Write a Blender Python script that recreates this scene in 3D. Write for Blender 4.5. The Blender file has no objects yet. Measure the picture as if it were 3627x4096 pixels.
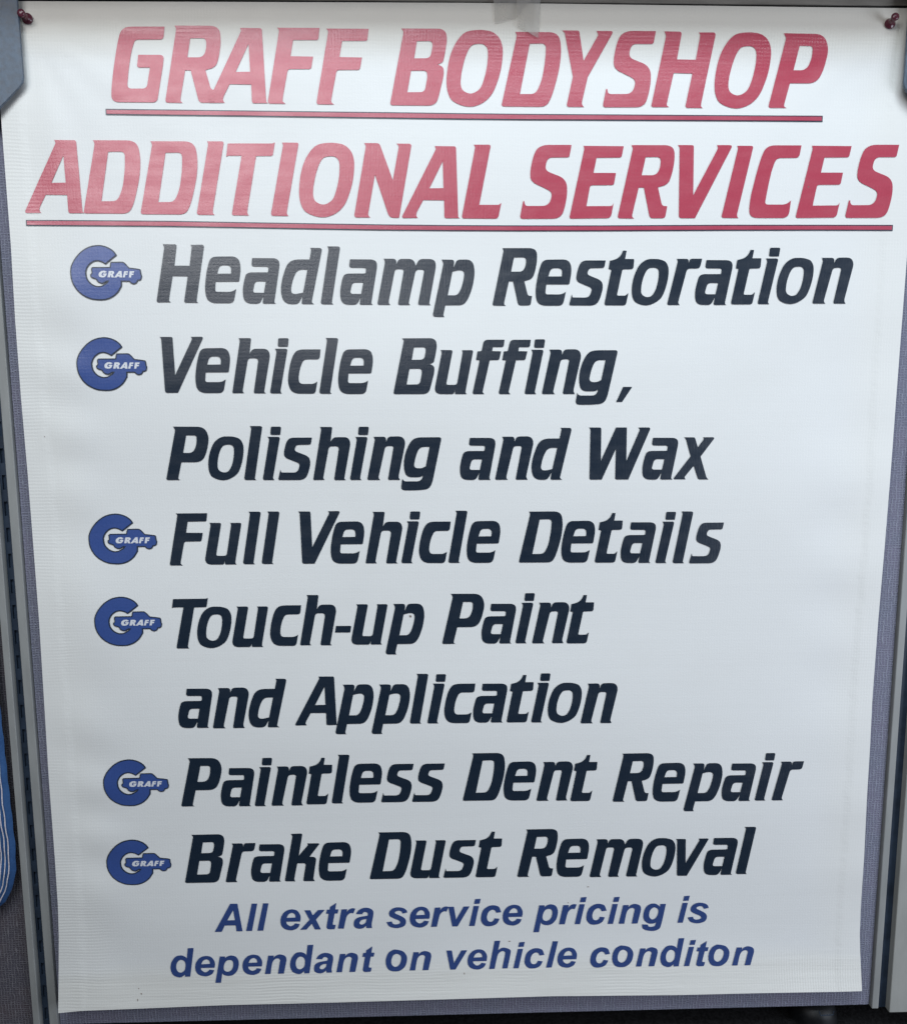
import bpy, bmesh, math, random
from mathutils import Vector, Matrix, geometry

random.seed(7)
scene = bpy.context.scene
COL = scene.collection

# ------------------------------------------------------------------ camera
cam_d = bpy.data.cameras.new("camera")
cam = bpy.data.objects.new("camera", cam_d)
COL.objects.link(cam)
scene.camera = cam
cam_d.sensor_fit = 'VERTICAL'
cam_d.sensor_height = 24.0
cam_d.lens = 24.0 * 3000.0 / 4096.0
cam_d.clip_start = 0.01
cam_d.clip_end = 60.0
# camera axes: right, up, back (seen in world axes; banner lies in the plane y = 0)
R_ = Vector((0.99965824, -0.02569238, -0.00482831))
U_ = Vector((0.00798378, 0.12417155, 0.99222865))
B_ = Vector((-0.02489318, -0.99192809, 0.12433424))
m = Matrix.Identity(4)
for i in range(3):
    m[i][0], m[i][1], m[i][2] = R_[i], U_[i], B_[i]
m[0][3], m[1][3], m[2][3] = 0.0, -0.77, 0.0
cam.matrix_world = m

# ------------------------------------------------------------------ light
world = bpy.data.worlds.new("World")
scene.world = world
world.use_nodes = True
bg = world.node_tree.nodes["Background"]
bg.inputs[0].default_value = (0.80, 0.86, 1.0, 1)
bg.inputs[1].default_value = 0.05

def area(name, loc, target, sx, sy, power, color, spread=180.0):
    d = bpy.data.lights.new(name, 'AREA')
    d.shape = 'RECTANGLE'
    d.size, d.size_y = sx, sy
    d.energy = power
    d.color = color
    d.spread = math.radians(spread)
    o = bpy.data.objects.new(name, d)
    COL.objects.link(o)
    o.location = loc
    v = Vector(target) - Vector(loc)
    o.rotation_euler = v.to_track_quat('-Z', 'Y').to_euler()
    return o

area("window_light", (-0.70, -1.6, 0.86), (-0.1, 0, 0.15), 1.25, 0.62, 4.9, (0.97, 0.97, 0.985), 110)
area("overhead_light", (0.15, -1.0, 1.28), (0.05, 0, 0.02), 1.4, 0.5, 6.0, (0.80, 0.922, 0.985), 95)
area("side_light", (2.2, -1.2, 0.9), (0.25, 0, 0.1), 1.2, 1.0, 1.2, (1.0, 0.92, 0.84))
area("low_side_light", (1.5, -0.9, -0.28), (0.3, 0, -0.4), 0.8, 0.8, 13.2, (0.77, 0.84, 0.96))

vs = scene.view_settings
vs.view_transform = 'Standard'
vs.look = 'None'
vs.gamma = 1.0
vs.exposure = 0.14
vs.use_curve_mapping = False

# ------------------------------------------------------------------ lettering data
# glyph outlines in cap heights, one string per contour; lines: text, face, cap height in mm, (glyph, x mm, z mm)
GLYPHS = {
 'sG': ["0.099,-0 0.066,0.003 0.04,0.012 0.02,0.026 0.006,0.046 0,0.072 0,0.104 0.001,0.11 0.006,0.164 0.013,0.219 0.021,0.273 0.03,0.327 0.04,0.381 0.05,0.435 0.08,0.579 0.091,0.632 0.103,0.683 0.116,0.734 0.129,0.784 0.143,0.832 0.158,0.879 0.172,0.912 0.191,0.939 0.216,0.96 0.246,0.975 0.282,0.984 0.323,0.988 0.782,0.992 0.765,0.871 0.761,0.857 0.754,0.845 0.746,0.835 0.735,0.828 0.721,0.824 0.705,0.823 0.421,0.82 0.405,0.819 0.391,0.817 0.379,0.813 0.37,0.807 0.362,0.8 0.357,0.792 0.346,0.767 0.336,0.741 0.327,0.715 0.317,0.687 0.309,0.658 0.301,0.628 0.291,0.588 0.282,0.546 0.273,0.502 0.264,0.454 0.255,0.404 0.247,0.351 0.231,0.244 0.23,0.224 0.233,0.208 0.24,0.195 0.253,0.186 0.269,0.181 0.29,0.179 0.436,0.181 0.454,0.183 0.469,0.188 0.482,0.196 0.492,0.206 0.5,0.22 0.505,0.236 0.553,0.454 0.549,0.458 0.412,0.457 0.4,0.458 0.391,0.461 0.384,0.466 0.379,0.473 0.378,0.483 0.379,0.494 0.399,0.614 0.401,0.619 0.41,0.623 0.691,0.624 0.71,0.623 0.725,0.619 0.737,0.612 0.744,0.602 0.748,0.589 0.748,0.573 0.745,0.554 0.742,0.535 0.739,0.515 0.735,0.494 0.731,0.473 0.726,0.452 0.642,0.064 0.636,0.044 0.627,0.028 0.614,0.015 0.599,0.006 0.581,0.001 0.559,-0.001"],
 'sR': ["0.175,1.008 0.654,1.009 0.695,1.006 0.729,0.998 0.756,0.985 0.777,0.966 0.79,0.942 0.798,0.912 0.8,0.882 0.801,0.85 0.8,0.818 0.798,0.784 0.794,0.748 0.788,0.712 0.781,0.674 0.777,0.652 0.772,0.63 0.766,0.608 0.76,0.586 0.753,0.565 0.746,0.544 0.736,0.52 0.722,0.5 0.706,0.483 0.686,0.469 0.664,0.457 0.638,0.449 0.577,0.432 0.574,0.428 0.63,0.214 0.635,0.201 0.641,0.19 0.65,0.182 0.66,0.175 0.673,0.172 0.687,0.171 0.716,0.17 0.695,0.042 0.692,0.03 0.686,0.02 0.679,0.012 0.669,0.007 0.658,0.004 0.645,0.002 0.515,0.001 0.5,0.003 0.487,0.006 0.476,0.013 0.468,0.021 0.461,0.033 0.456,0.046 0.369,0.426 0.293,0.426 0.213,0.071 0.211,0.062 0.21,0.054 0.209,0.046 0.209,0.038 0.209,0.032 0.21,0.025 0.213,0.018 0.219,0.011 0.228,0.005 0.239,-0.003 0.038,-0.001 0.025,0 0.014,0.004 0.006,0.01 0.002,0.018 0,0.029 0.002,0.042 0.192,0.946 0.193,0.954 0.193,0.962 0.192,0.97 0.191,0.978 0.188,0.985 0.184,0.993", "0.383,0.845 0.538,0.847 0.558,0.846 0.575,0.841 0.587,0.832 0.596,0.82 0.601,0.804 0.602,0.785 0.602,0.777 0.601,0.758 0.599,0.74 0.596,0.721 0.592,0.703 0.586,0.685 0.58,0.667 0.569,0.645 0.556,0.628 0.54,0.614 0.521,0.605 0.499,0.599 0.474,0.597 0.332,0.597"],
 'sA': ["0.476,0.987 0.745,0.985 0.755,0.984 0.763,0.982 0.769,0.977 0.774,0.971 0.777,0.963 0.778,0.954 0.802,0.107 0.802,0.092 0.803,0.078 0.803,0.065 0.804,0.052 0.804,0.039 0.805,0.028 0.808,0.018 0.815,0.009 0.827,0.003 0.834,0.001 0.639,-0.001 0.629,0 0.62,0.003 0.613,0.008 0.608,0.014 0.606,0.023 0.605,0.033 0.604,0.247 0.313,0.25 0.307,0.249 0.302,0.247 0.299,0.242 0.223,0.107 0.216,0.094 0.21,0.081 0.206,0.07 0.204,0.058 0.202,0.048 0.203,0.038 0.204,0.033 0.206,0.027 0.209,0.021 0.214,0.015 0.22,0.009 0.226,0.004 0.03,0.001 0.017,0.002 0.008,0.006 0.002,0.011 0,0.019 0.002,0.029 0.007,0.041 0.485,0.936 0.489,0.946 0.489,0.955 0.486,0.964", "0.587,0.782 0.595,0.415 0.394,0.412"],
 'sD': ["0.187,0.99 0.655,0.99 0.698,0.987 0.735,0.978 0.765,0.964 0.789,0.943 0.807,0.917 0.818,0.884 0.824,0.854 0.828,0.823 0.831,0.791 0.833,0.758 0.833,0.724 0.832,0.689 0.828,0.635 0.821,0.581 0.813,0.527 0.803,0.472 0.79,0.418 0.776,0.363 0.742,0.243 0.731,0.208 0.719,0.174 0.707,0.142 0.694,0.112 0.68,0.084 0.665,0.059 0.652,0.041 0.635,0.026 0.615,0.014 0.592,0.006 0.565,0.001 0.535,-0.001 0.033,0.001 0.021,0.002 0.012,0.006 0.005,0.011 0.001,0.019 0,0.029 0.002,0.041 0.205,0.925 0.206,0.933 0.206,0.941 0.206,0.948 0.204,0.956 0.202,0.963 0.199,0.97", "0.391,0.836 0.554,0.839 0.575,0.837 0.592,0.832 0.605,0.823 0.614,0.81 0.619,0.793 0.62,0.773 0.618,0.728 0.616,0.691 0.613,0.654 0.609,0.617 0.605,0.579 0.599,0.542 0.593,0.505 0.581,0.436 0.575,0.407 0.568,0.378 0.559,0.348 0.549,0.32 0.538,0.292 0.525,0.264 0.51,0.232 0.498,0.213 0.485,0.198 0.469,0.185 0.451,0.176 0.431,0.171 0.409,0.169 0.256,0.167"],
 'sI': ["0.187,0.999 0.388,0.999 0.399,0.998 0.407,0.995 0.412,0.991 0.416,0.984 0.417,0.976 0.416,0.966 0.229,0.079 0.226,0.065 0.225,0.051 0.225,0.039 0.226,0.028 0.231,0.018 0.239,0.008 0.246,0 0.037,0.002 0.024,0.003 0.013,0.006 0.006,0.013 0.001,0.021 0,0.032 0.002,0.045 0.198,0.954 0.199,0.967 0.197,0.979 0.192,0.991"],
 'sT': ["0.027,0.962 0.03,0.971 0.037,0.976 0.047,0.978 0.642,0.98 0.657,0.981 0.672,0.985 0.685,0.992 0.693,0.997 0.663,0.843 0.66,0.834 0.656,0.826 0.65,0.82 0.643,0.815 0.635,0.813 0.625,0.812 0.429,0.809 0.422,0.806 0.275,0.092 0.273,0.083 0.272,0.074 0.271,0.065 0.27,0.057 0.269,0.049 0.269,0.042 0.27,0.032 0.274,0.021 0.282,0.011 0.292,0 0.082,0.001 0.07,0.002 0.062,0.005 0.056,0.01 0.052,0.017 0.051,0.026 0.052,0.037 0.218,0.809 0.214,0.814 0.04,0.813 0.029,0.812 0.018,0.809 0.008,0.803 0,0.797"],
 'sO': ["0.384,1.004 0.41,1.006 0.438,1.008 0.467,1.009 0.496,1.009 0.524,1.007 0.551,1.004 0.578,1.001 0.604,0.996 0.629,0.989 0.652,0.98 0.674,0.968 0.694,0.954 0.713,0.939 0.731,0.921 0.745,0.902 0.758,0.882 0.768,0.86 0.776,0.837 0.783,0.813 0.788,0.788 0.791,0.764 0.793,0.74 0.793,0.714 0.792,0.687 0.79,0.658 0.787,0.625 0.783,0.59 0.778,0.553 0.771,0.517 0.764,0.482 0.756,0.45 0.748,0.418 0.739,0.388 0.728,0.358 0.718,0.328 0.706,0.298 0.695,0.268 0.682,0.238 0.668,0.21 0.653,0.184 0.637,0.16 0.619,0.137 0.6,0.116 0.58,0.096 0.559,0.079 0.537,0.062 0.514,0.048 0.49,0.035 0.466,0.024 0.442,0.015 0.418,0.007 0.395,0.001 0.372,-0.004 0.348,-0.006 0.324,-0.007 0.299,-0.006 0.273,-0.003 0.246,0.002 0.22,0.008 0.195,0.016 0.17,0.025 0.144,0.035 0.12,0.048 0.097,0.061 0.078,0.076 0.062,0.092 0.049,0.109 0.039,0.128 0.03,0.148 0.022,0.17 0.015,0.193 0.009,0.219 0.005,0.245 0.002,0.273 0,0.302 0,0.331 0.001,0.362 0.003,0.393 0.006,0.424 0.009,0.456 0.014,0.486 0.018,0.518 0.024,0.549 0.03,0.58 0.037,0.609 0.045,0.637 0.053,0.664 0.061,0.69 0.071,0.715 0.081,0.74 0.092,0.764 0.105,0.788 0.118,0.812 0.132,0.834 0.146,0.855 0.16,0.875 0.175,0.894 0.191,0.912 0.207,0.928 0.222,0.942 0.235,0.954 0.249,0.963 0.262,0.971 0.276,0.978 0.291,0.984 0.308,0.99 0.325,0.994 0.343,0.998 0.362,1.001", "0.407,0.822 0.424,0.824 0.444,0.826 0.464,0.827 0.484,0.826 0.501,0.825 0.514,0.822 0.526,0.817 0.536,0.812 0.545,0.805 0.553,0.798 0.561,0.789 0.567,0.78 0.572,0.77 0.577,0.758 0.58,0.744 0.582,0.727 0.584,0.71 0.584,0.69 0.584,0.668 0.583,0.645 0.581,0.62 0.578,0.592 0.575,0.563 0.57,0.533 0.565,0.503 0.558,0.472 0.551,0.44 0.542,0.407 0.533,0.377 0.524,0.349 0.515,0.324 0.507,0.301 0.498,0.28 0.488,0.261 0.477,0.244 0.465,0.229 0.451,0.216 0.436,0.205 0.421,0.196 0.407,0.188 0.393,0.181 0.379,0.176 0.365,0.172 0.351,0.17 0.336,0.169 0.321,0.17 0.305,0.174 0.289,0.178 0.274,0.184 0.26,0.191 0.248,0.198 0.238,0.206 0.228,0.215 0.22,0.225 0.213,0.237 0.208,0.25 0.204,0.264 0.201,0.279 0.199,0.296 0.198,0.314 0.198,0.333 0.2,0.354 0.202,0.377 0.204,0.4 0.208,0.424 0.213,0.449 0.218,0.476 0.225,0.503 0.231,0.53 0.238,0.555 0.244,0.579 0.251,0.602 0.258,0.624 0.266,0.645 0.273,0.665 0.281,0.685 0.289,0.704 0.297,0.721 0.306,0.738 0.314,0.753 0.322,0.765 0.33,0.776 0.338,0.786 0.346,0.794 0.355,0.802 0.364,0.808 0.373,0.813 0.383,0.817 0.394,0.819"],
 'sN': ["0.159,1.019 0.333,1.018 0.346,1.017 0.358,1.014 0.368,1.009 0.376,1.001 0.383,0.992 0.388,0.981 0.558,0.516 0.647,0.963 0.647,0.976 0.643,0.987 0.635,0.997 0.618,1.013 0.791,1.012 0.804,1.011 0.813,1.008 0.82,1.002 0.825,0.995 0.826,0.985 0.825,0.973 0.64,0 0.571,-0.002 0.549,-0 0.529,0.005 0.512,0.014 0.498,0.027 0.487,0.043 0.478,0.063 0.304,0.59 0.202,0.078 0.2,0.065 0.199,0.053 0.199,0.041 0.202,0.031 0.208,0.021 0.217,0.012 0.229,0.003 0.042,0.002 0.027,0.003 0.015,0.007 0.007,0.013 0.002,0.023 0,0.035 0.001,0.049 0.179,0.964 0.18,0.978 0.177,0.991 0.17,1.004"],
 'sL': ["0.169,1.012 0.38,1.013 0.391,1.012 0.399,1.009 0.405,1.005 0.409,0.998 0.41,0.99 0.409,0.98 0.249,0.19 0.514,0.191 0.527,0.192 0.54,0.197 0.551,0.205 0.568,0.22 0.528,0.042 0.524,0.029 0.518,0.018 0.51,0.01 0.5,0.004 0.488,0.001 0.473,-0.001 0.036,0.001 0.023,0.002 0.013,0.005 0.006,0.011 0.002,0.019 0,0.029 0.001,0.041 0.189,0.967 0.19,0.98 0.186,0.992 0.179,1.002"],
 'sS': ["0.728,1.014 0.703,0.875 0.701,0.866 0.696,0.858 0.69,0.852 0.683,0.848 0.674,0.845 0.664,0.844 0.455,0.842 0.435,0.84 0.417,0.835 0.402,0.826 0.39,0.814 0.38,0.799 0.373,0.781 0.364,0.746 0.36,0.721 0.361,0.7 0.368,0.68 0.38,0.664 0.398,0.65 0.421,0.639 0.433,0.634 0.444,0.63 0.455,0.626 0.466,0.622 0.477,0.618 0.488,0.613 0.5,0.609 0.541,0.595 0.579,0.578 0.61,0.558 0.635,0.533 0.654,0.505 0.666,0.474 0.672,0.438 0.673,0.411 0.674,0.383 0.673,0.354 0.671,0.325 0.667,0.296 0.663,0.266 0.661,0.252 0.655,0.223 0.65,0.194 0.643,0.167 0.636,0.141 0.629,0.117 0.621,0.093 0.607,0.065 0.588,0.041 0.563,0.023 0.533,0.009 0.497,0.002 0.455,-0.001 0.043,-0.003 0.028,-0.002 0.016,0.002 0.007,0.009 0.002,0.018 0,0.03 0.001,0.045 0.037,0.232 0.039,0.237 0.042,0.242 0.047,0.245 0.052,0.247 0.056,0.243 0.061,0.218 0.065,0.205 0.07,0.194 0.078,0.186 0.088,0.18 0.101,0.177 0.115,0.175 0.315,0.177 0.347,0.179 0.374,0.187 0.398,0.201 0.416,0.219 0.431,0.243 0.441,0.272 0.448,0.301 0.451,0.322 0.45,0.341 0.444,0.358 0.433,0.373 0.419,0.386 0.399,0.397 0.345,0.423 0.334,0.428 0.323,0.433 0.312,0.438 0.302,0.443 0.291,0.447 0.28,0.452 0.236,0.471 0.206,0.487 0.182,0.505 0.163,0.525 0.15,0.547 0.142,0.572 0.14,0.599 0.141,0.624 0.142,0.65 0.145,0.677 0.149,0.705 0.154,0.733 0.16,0.762 0.163,0.777 0.168,0.799 0.174,0.82 0.179,0.84 0.186,0.86 0.192,0.879 0.2,0.897 0.218,0.933 0.243,0.962 0.274,0.984 0.311,1 0.353,1.01 0.402,1.013"],
 'sE': ["0.184,0.999 0.763,0.996 0.74,0.873 0.737,0.863 0.732,0.855 0.727,0.849 0.719,0.845 0.71,0.842 0.699,0.841 0.379,0.837 0.375,0.834 0.335,0.63 0.659,0.63 0.637,0.494 0.634,0.485 0.63,0.477 0.624,0.471 0.616,0.466 0.607,0.464 0.597,0.463 0.324,0.46 0.313,0.459 0.304,0.456 0.297,0.452 0.291,0.446 0.287,0.438 0.284,0.428 0.24,0.171 0.587,0.174 0.596,0.175 0.603,0.177 0.61,0.18 0.616,0.184 0.621,0.19 0.625,0.197 0.636,0.22 0.607,0.061 0.602,0.044 0.595,0.03 0.584,0.019 0.571,0.011 0.555,0.006 0.536,0.004 0.033,-0.003 0.021,-0.002 0.012,0.001 0.005,0.006 0.001,0.013 0,0.022 0.001,0.033 0.194,0.945 0.195,0.96 0.194,0.974 0.189,0.989"],
 'sV': ["0,1.008 0.202,1.007 0.211,1.006 0.218,1.004 0.224,1 0.229,0.994 0.231,0.987 0.232,0.979 0.246,0.32 0.575,0.95 0.578,0.957 0.58,0.965 0.58,0.972 0.579,0.979 0.577,0.987 0.574,0.994 0.565,1.009 0.747,1.01 0.762,1.009 0.772,1.006 0.778,1 0.781,0.992 0.78,0.982 0.775,0.97 0.284,0.004 0.28,0 0.09,-0.001 0.077,0.001 0.066,0.004 0.058,0.01 0.052,0.018 0.048,0.028 0.046,0.04 0.027,0.958 0.025,0.973 0.019,0.986 0.01,0.998"],
 'sC': ["0.72,1.006 0.701,0.885 0.697,0.869 0.69,0.857 0.681,0.847 0.669,0.84 0.654,0.836 0.637,0.834 0.432,0.832 0.411,0.83 0.392,0.825 0.376,0.818 0.363,0.807 0.352,0.793 0.343,0.776 0.333,0.749 0.324,0.721 0.315,0.693 0.307,0.665 0.299,0.636 0.293,0.606 0.292,0.6 0.283,0.555 0.274,0.511 0.266,0.466 0.259,0.421 0.251,0.376 0.244,0.33 0.23,0.233 0.23,0.219 0.232,0.207 0.238,0.199 0.246,0.192 0.258,0.189 0.273,0.187 0.479,0.187 0.502,0.188 0.524,0.193 0.545,0.2 0.564,0.21 0.582,0.223 0.598,0.239 0.606,0.248 0.591,0.092 0.585,0.064 0.574,0.041 0.558,0.023 0.537,0.011 0.512,0.003 0.482,0 0.128,-0 0.087,0.003 0.054,0.014 0.029,0.031 0.011,0.056 0.002,0.087 0,0.126 0.003,0.19 0.005,0.22 0.008,0.251 0.012,0.281 0.016,0.311 0.021,0.341 0.028,0.371 0.067,0.55 0.077,0.594 0.088,0.638 0.099,0.682 0.111,0.726 0.123,0.77 0.136,0.813 0.14,0.824 0.146,0.845 0.153,0.865 0.161,0.883 0.168,0.901 0.176,0.917 0.184,0.932 0.201,0.954 0.221,0.972 0.246,0.987 0.275,0.997 0.309,1.003 0.347,1.005"],
 'sF': ["0.16,0.997 0.747,0.998 0.73,0.871 0.728,0.862 0.724,0.854 0.719,0.848 0.712,0.844 0.704,0.841 0.694,0.84 0.379,0.838 0.375,0.835 0.334,0.627 0.648,0.623 0.621,0.49 0.618,0.481 0.613,0.473 0.607,0.467 0.6,0.463 0.591,0.46 0.581,0.459 0.329,0.457 0.318,0.456 0.308,0.453 0.299,0.448 0.293,0.441 0.288,0.433 0.284,0.422 0.211,0.091 0.209,0.082 0.208,0.074 0.207,0.066 0.206,0.058 0.205,0.051 0.205,0.044 0.206,0.038 0.207,0.032 0.21,0.027 0.214,0.022 0.22,0.017 0.226,0.012 0.245,-0.001 0.037,-0.001 0.024,0 0.013,0.004 0.006,0.009 0.002,0.018 0,0.028 0.001,0.041 0.184,0.946 0.184,0.96 0.181,0.972 0.173,0.983"],
 'sB': ["0.168,1.014 0.674,1.016 0.708,1.014 0.737,1.006 0.76,0.994 0.779,0.977 0.792,0.956 0.799,0.929 0.802,0.91 0.803,0.891 0.803,0.871 0.802,0.851 0.8,0.83 0.796,0.809 0.777,0.709 0.773,0.688 0.769,0.669 0.765,0.65 0.761,0.633 0.757,0.618 0.754,0.603 0.749,0.592 0.741,0.581 0.731,0.572 0.717,0.564 0.701,0.557 0.681,0.551 0.665,0.548 0.695,0.538 0.714,0.53 0.729,0.521 0.741,0.51 0.75,0.498 0.755,0.484 0.757,0.468 0.757,0.45 0.757,0.431 0.755,0.412 0.752,0.392 0.748,0.372 0.743,0.35 0.688,0.143 0.683,0.124 0.677,0.106 0.672,0.09 0.666,0.076 0.659,0.063 0.653,0.052 0.639,0.036 0.622,0.023 0.601,0.013 0.576,0.005 0.547,0.001 0.514,-0 0.037,0.001 0.024,0.003 0.013,0.006 0.006,0.012 0.002,0.02 0,0.03 0.002,0.043 0.196,0.954 0.197,0.962 0.197,0.969 0.196,0.976 0.193,0.983 0.189,0.989 0.184,0.995", "0.384,0.85 0.545,0.853 0.561,0.852 0.574,0.849 0.585,0.843 0.593,0.835 0.598,0.825 0.6,0.812 0.601,0.803 0.601,0.794 0.6,0.784 0.599,0.774 0.598,0.763 0.596,0.753 0.583,0.692 0.577,0.673 0.568,0.656 0.556,0.644 0.54,0.635 0.522,0.629 0.5,0.627 0.342,0.625", "0.298,0.462 0.469,0.464 0.485,0.462 0.499,0.458 0.509,0.451 0.517,0.442 0.522,0.429 0.524,0.414 0.524,0.402 0.524,0.391 0.524,0.38 0.523,0.369 0.521,0.359 0.519,0.348 0.498,0.238 0.493,0.22 0.484,0.205 0.473,0.194 0.459,0.185 0.442,0.18 0.422,0.178 0.241,0.176"],
 'sY': ["0,1.013 0.211,1.013 0.22,1.012 0.227,1.01 0.234,1.006 0.239,1.001 0.242,0.994 0.244,0.986 0.308,0.615 0.5,0.939 0.504,0.947 0.506,0.955 0.507,0.963 0.506,0.971 0.503,0.979 0.499,0.987 0.486,1.009 0.679,1.01 0.693,1.009 0.703,1.006 0.709,1 0.711,0.993 0.71,0.984 0.704,0.972 0.376,0.41 0.372,0.404 0.37,0.397 0.368,0.39 0.298,0.084 0.295,0.07 0.294,0.056 0.295,0.043 0.298,0.03 0.305,0.019 0.315,0.008 0.325,0 0.118,-0.001 0.104,0 0.094,0.004 0.086,0.009 0.082,0.017 0.08,0.028 0.081,0.04 0.158,0.398 0.158,0.407 0.04,0.963 0.037,0.972 0.034,0.98 0.03,0.987 0.024,0.994 0.018,1 0.011,1.006"],
 'sH': ["0.158,1.012 0.364,1.01 0.377,1.009 0.386,1.006 0.394,1 0.398,0.992 0.4,0.982 0.399,0.97 0.346,0.648 0.35,0.643 0.61,0.64 0.615,0.642 0.666,0.956 0.666,0.967 0.663,0.977 0.658,0.987 0.646,1.001 0.843,1.004 0.857,1.003 0.868,0.999 0.876,0.993 0.881,0.984 0.883,0.973 0.882,0.959 0.714,0.064 0.712,0.05 0.711,0.037 0.71,0.027 0.712,0.021 0.716,0.013 0.723,0.006 0.735,-0.005 0.525,-0.004 0.513,-0.003 0.503,0.001 0.496,0.006 0.492,0.014 0.49,0.025 0.491,0.037 0.572,0.457 0.308,0.461 0.304,0.457 0.223,0.07 0.22,0.056 0.219,0.044 0.219,0.035 0.221,0.029 0.227,0.023 0.235,0.017 0.254,0.005 0.032,0.003 0.021,0.004 0.012,0.007 0.005,0.012 0.001,0.019 0,0.029 0.001,0.04 0.177,0.929 0.179,0.939 0.179,0.948 0.179,0.957 0.177,0.966 0.174,0.975 0.171,0.984"],
 'sP': ["0.17,1 0.617,0.996 0.659,0.992 0.696,0.983 0.728,0.967 0.755,0.946 0.777,0.918 0.794,0.884 0.804,0.854 0.811,0.823 0.815,0.79 0.815,0.756 0.812,0.722 0.806,0.686 0.791,0.622 0.785,0.594 0.777,0.566 0.769,0.538 0.76,0.511 0.749,0.485 0.738,0.459 0.718,0.421 0.693,0.39 0.664,0.366 0.63,0.349 0.592,0.339 0.549,0.335 0.296,0.335 0.291,0.332 0.228,0.073 0.226,0.064 0.224,0.056 0.223,0.049 0.223,0.042 0.223,0.036 0.223,0.03 0.226,0.023 0.232,0.017 0.241,0.011 0.262,0.003 0.035,0.002 0.022,0.003 0.012,0.007 0.005,0.013 0.001,0.021 0,0.032 0.002,0.044 0.201,0.909 0.203,0.92 0.203,0.932 0.202,0.943 0.199,0.954 0.194,0.964 0.188,0.974", "0.405,0.832 0.409,0.836 0.545,0.834 0.561,0.833 0.575,0.828 0.585,0.82 0.592,0.809 0.595,0.795 0.595,0.779 0.591,0.722 0.589,0.702 0.586,0.682 0.582,0.662 0.576,0.642 0.569,0.623 0.562,0.604 0.556,0.59 0.543,0.566 0.527,0.546 0.508,0.53 0.487,0.519 0.462,0.512 0.435,0.51 0.334,0.51"],
 'sW': ["0,0.989 0.196,0.988 0.207,0.987 0.216,0.984 0.223,0.979 0.228,0.972 0.231,0.963 0.233,0.952 0.237,0.362 0.51,0.984 0.516,0.988 0.713,0.987 0.718,0.983 0.723,0.355 0.958,0.927 0.961,0.94 0.959,0.952 0.953,0.964 0.937,0.984 1.123,0.985 1.138,0.983 1.15,0.98 1.157,0.973 1.16,0.964 1.16,0.953 1.155,0.938 0.77,0.005 0.765,0 0.552,0.001 0.541,0.002 0.532,0.005 0.525,0.011 0.52,0.018 0.517,0.027 0.516,0.038 0.517,0.584 0.261,0.007 0.257,0.002 0.065,0.001 0.052,0.002 0.042,0.005 0.034,0.011 0.028,0.019 0.025,0.029 0.024,0.042 0.028,0.939 0.026,0.952 0.021,0.965 0.013,0.976"],
 'se': ["0.09,0.715 0.102,0.744 0.119,0.767 0.139,0.785 0.163,0.798 0.191,0.806 0.223,0.809 0.484,0.812 0.521,0.81 0.553,0.803 0.58,0.79 0.602,0.773 0.619,0.751 0.631,0.723 0.638,0.695 0.643,0.666 0.645,0.636 0.645,0.605 0.643,0.572 0.639,0.538 0.617,0.402 0.614,0.393 0.611,0.386 0.605,0.38 0.599,0.376 0.591,0.374 0.582,0.373 0.195,0.373 0.192,0.37 0.179,0.246 0.179,0.232 0.182,0.22 0.188,0.211 0.196,0.204 0.208,0.2 0.222,0.199 0.413,0.197 0.441,0.199 0.466,0.203 0.49,0.21 0.512,0.22 0.533,0.232 0.552,0.248 0.517,0.084 0.509,0.058 0.497,0.036 0.481,0.019 0.461,0.007 0.437,-0 0.409,-0.002 0.199,-0.002 0.147,0.002 0.104,0.013 0.068,0.031 0.04,0.057 0.021,0.091 0.009,0.132 0.004,0.171 0.001,0.211 0,0.252 0.002,0.295 0.006,0.34 0.012,0.385 0.022,0.445 0.03,0.491 0.039,0.537 0.05,0.582 0.062,0.627 0.075,0.671 0.09,0.715", "0.227,0.514 0.253,0.598 0.261,0.617 0.271,0.632 0.284,0.644 0.3,0.652 0.318,0.658 0.339,0.659 0.395,0.66 0.422,0.657 0.444,0.65 0.46,0.638 0.471,0.622 0.476,0.6 0.477,0.573 0.472,0.515"],
 'sa': ["0.186,0.78 0.189,0.788 0.194,0.792 0.203,0.794 0.554,0.791 0.589,0.788 0.618,0.779 0.641,0.766 0.657,0.747 0.667,0.723 0.67,0.693 0.67,0.681 0.669,0.668 0.668,0.655 0.667,0.642 0.665,0.628 0.662,0.614 0.561,0.061 0.559,0.047 0.559,0.036 0.559,0.027 0.561,0.02 0.567,0.013 0.574,0.006 0.584,-0.002 0.382,-0.002 0.37,-0.001 0.36,0.003 0.353,0.008 0.349,0.016 0.348,0.026 0.349,0.038 0.368,0.138 0.326,0.056 0.315,0.038 0.302,0.023 0.287,0.012 0.27,0.004 0.251,-0.001 0.23,-0.002 0.157,-0.001 0.117,0.002 0.082,0.011 0.054,0.026 0.032,0.046 0.017,0.072 0.008,0.104 0.003,0.135 0.001,0.167 0,0.199 0.001,0.231 0.004,0.265 0.009,0.298 0.016,0.331 0.022,0.363 0.03,0.394 0.037,0.423 0.046,0.451 0.055,0.478 0.065,0.499 0.079,0.516 0.098,0.529 0.121,0.538 0.148,0.544 0.18,0.546 0.441,0.546 0.455,0.549 0.465,0.558 0.468,0.573 0.471,0.615 0.469,0.631 0.459,0.64 0.444,0.644 0.218,0.647 0.203,0.649 0.191,0.653 0.182,0.66 0.176,0.67 0.174,0.683 0.174,0.698", "0.417,0.387 0.282,0.389 0.264,0.387 0.248,0.382 0.234,0.374 0.224,0.363 0.215,0.349 0.209,0.332 0.187,0.247 0.184,0.23 0.185,0.216 0.191,0.205 0.2,0.197 0.213,0.192 0.231,0.19 0.376,0.189"],
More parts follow.
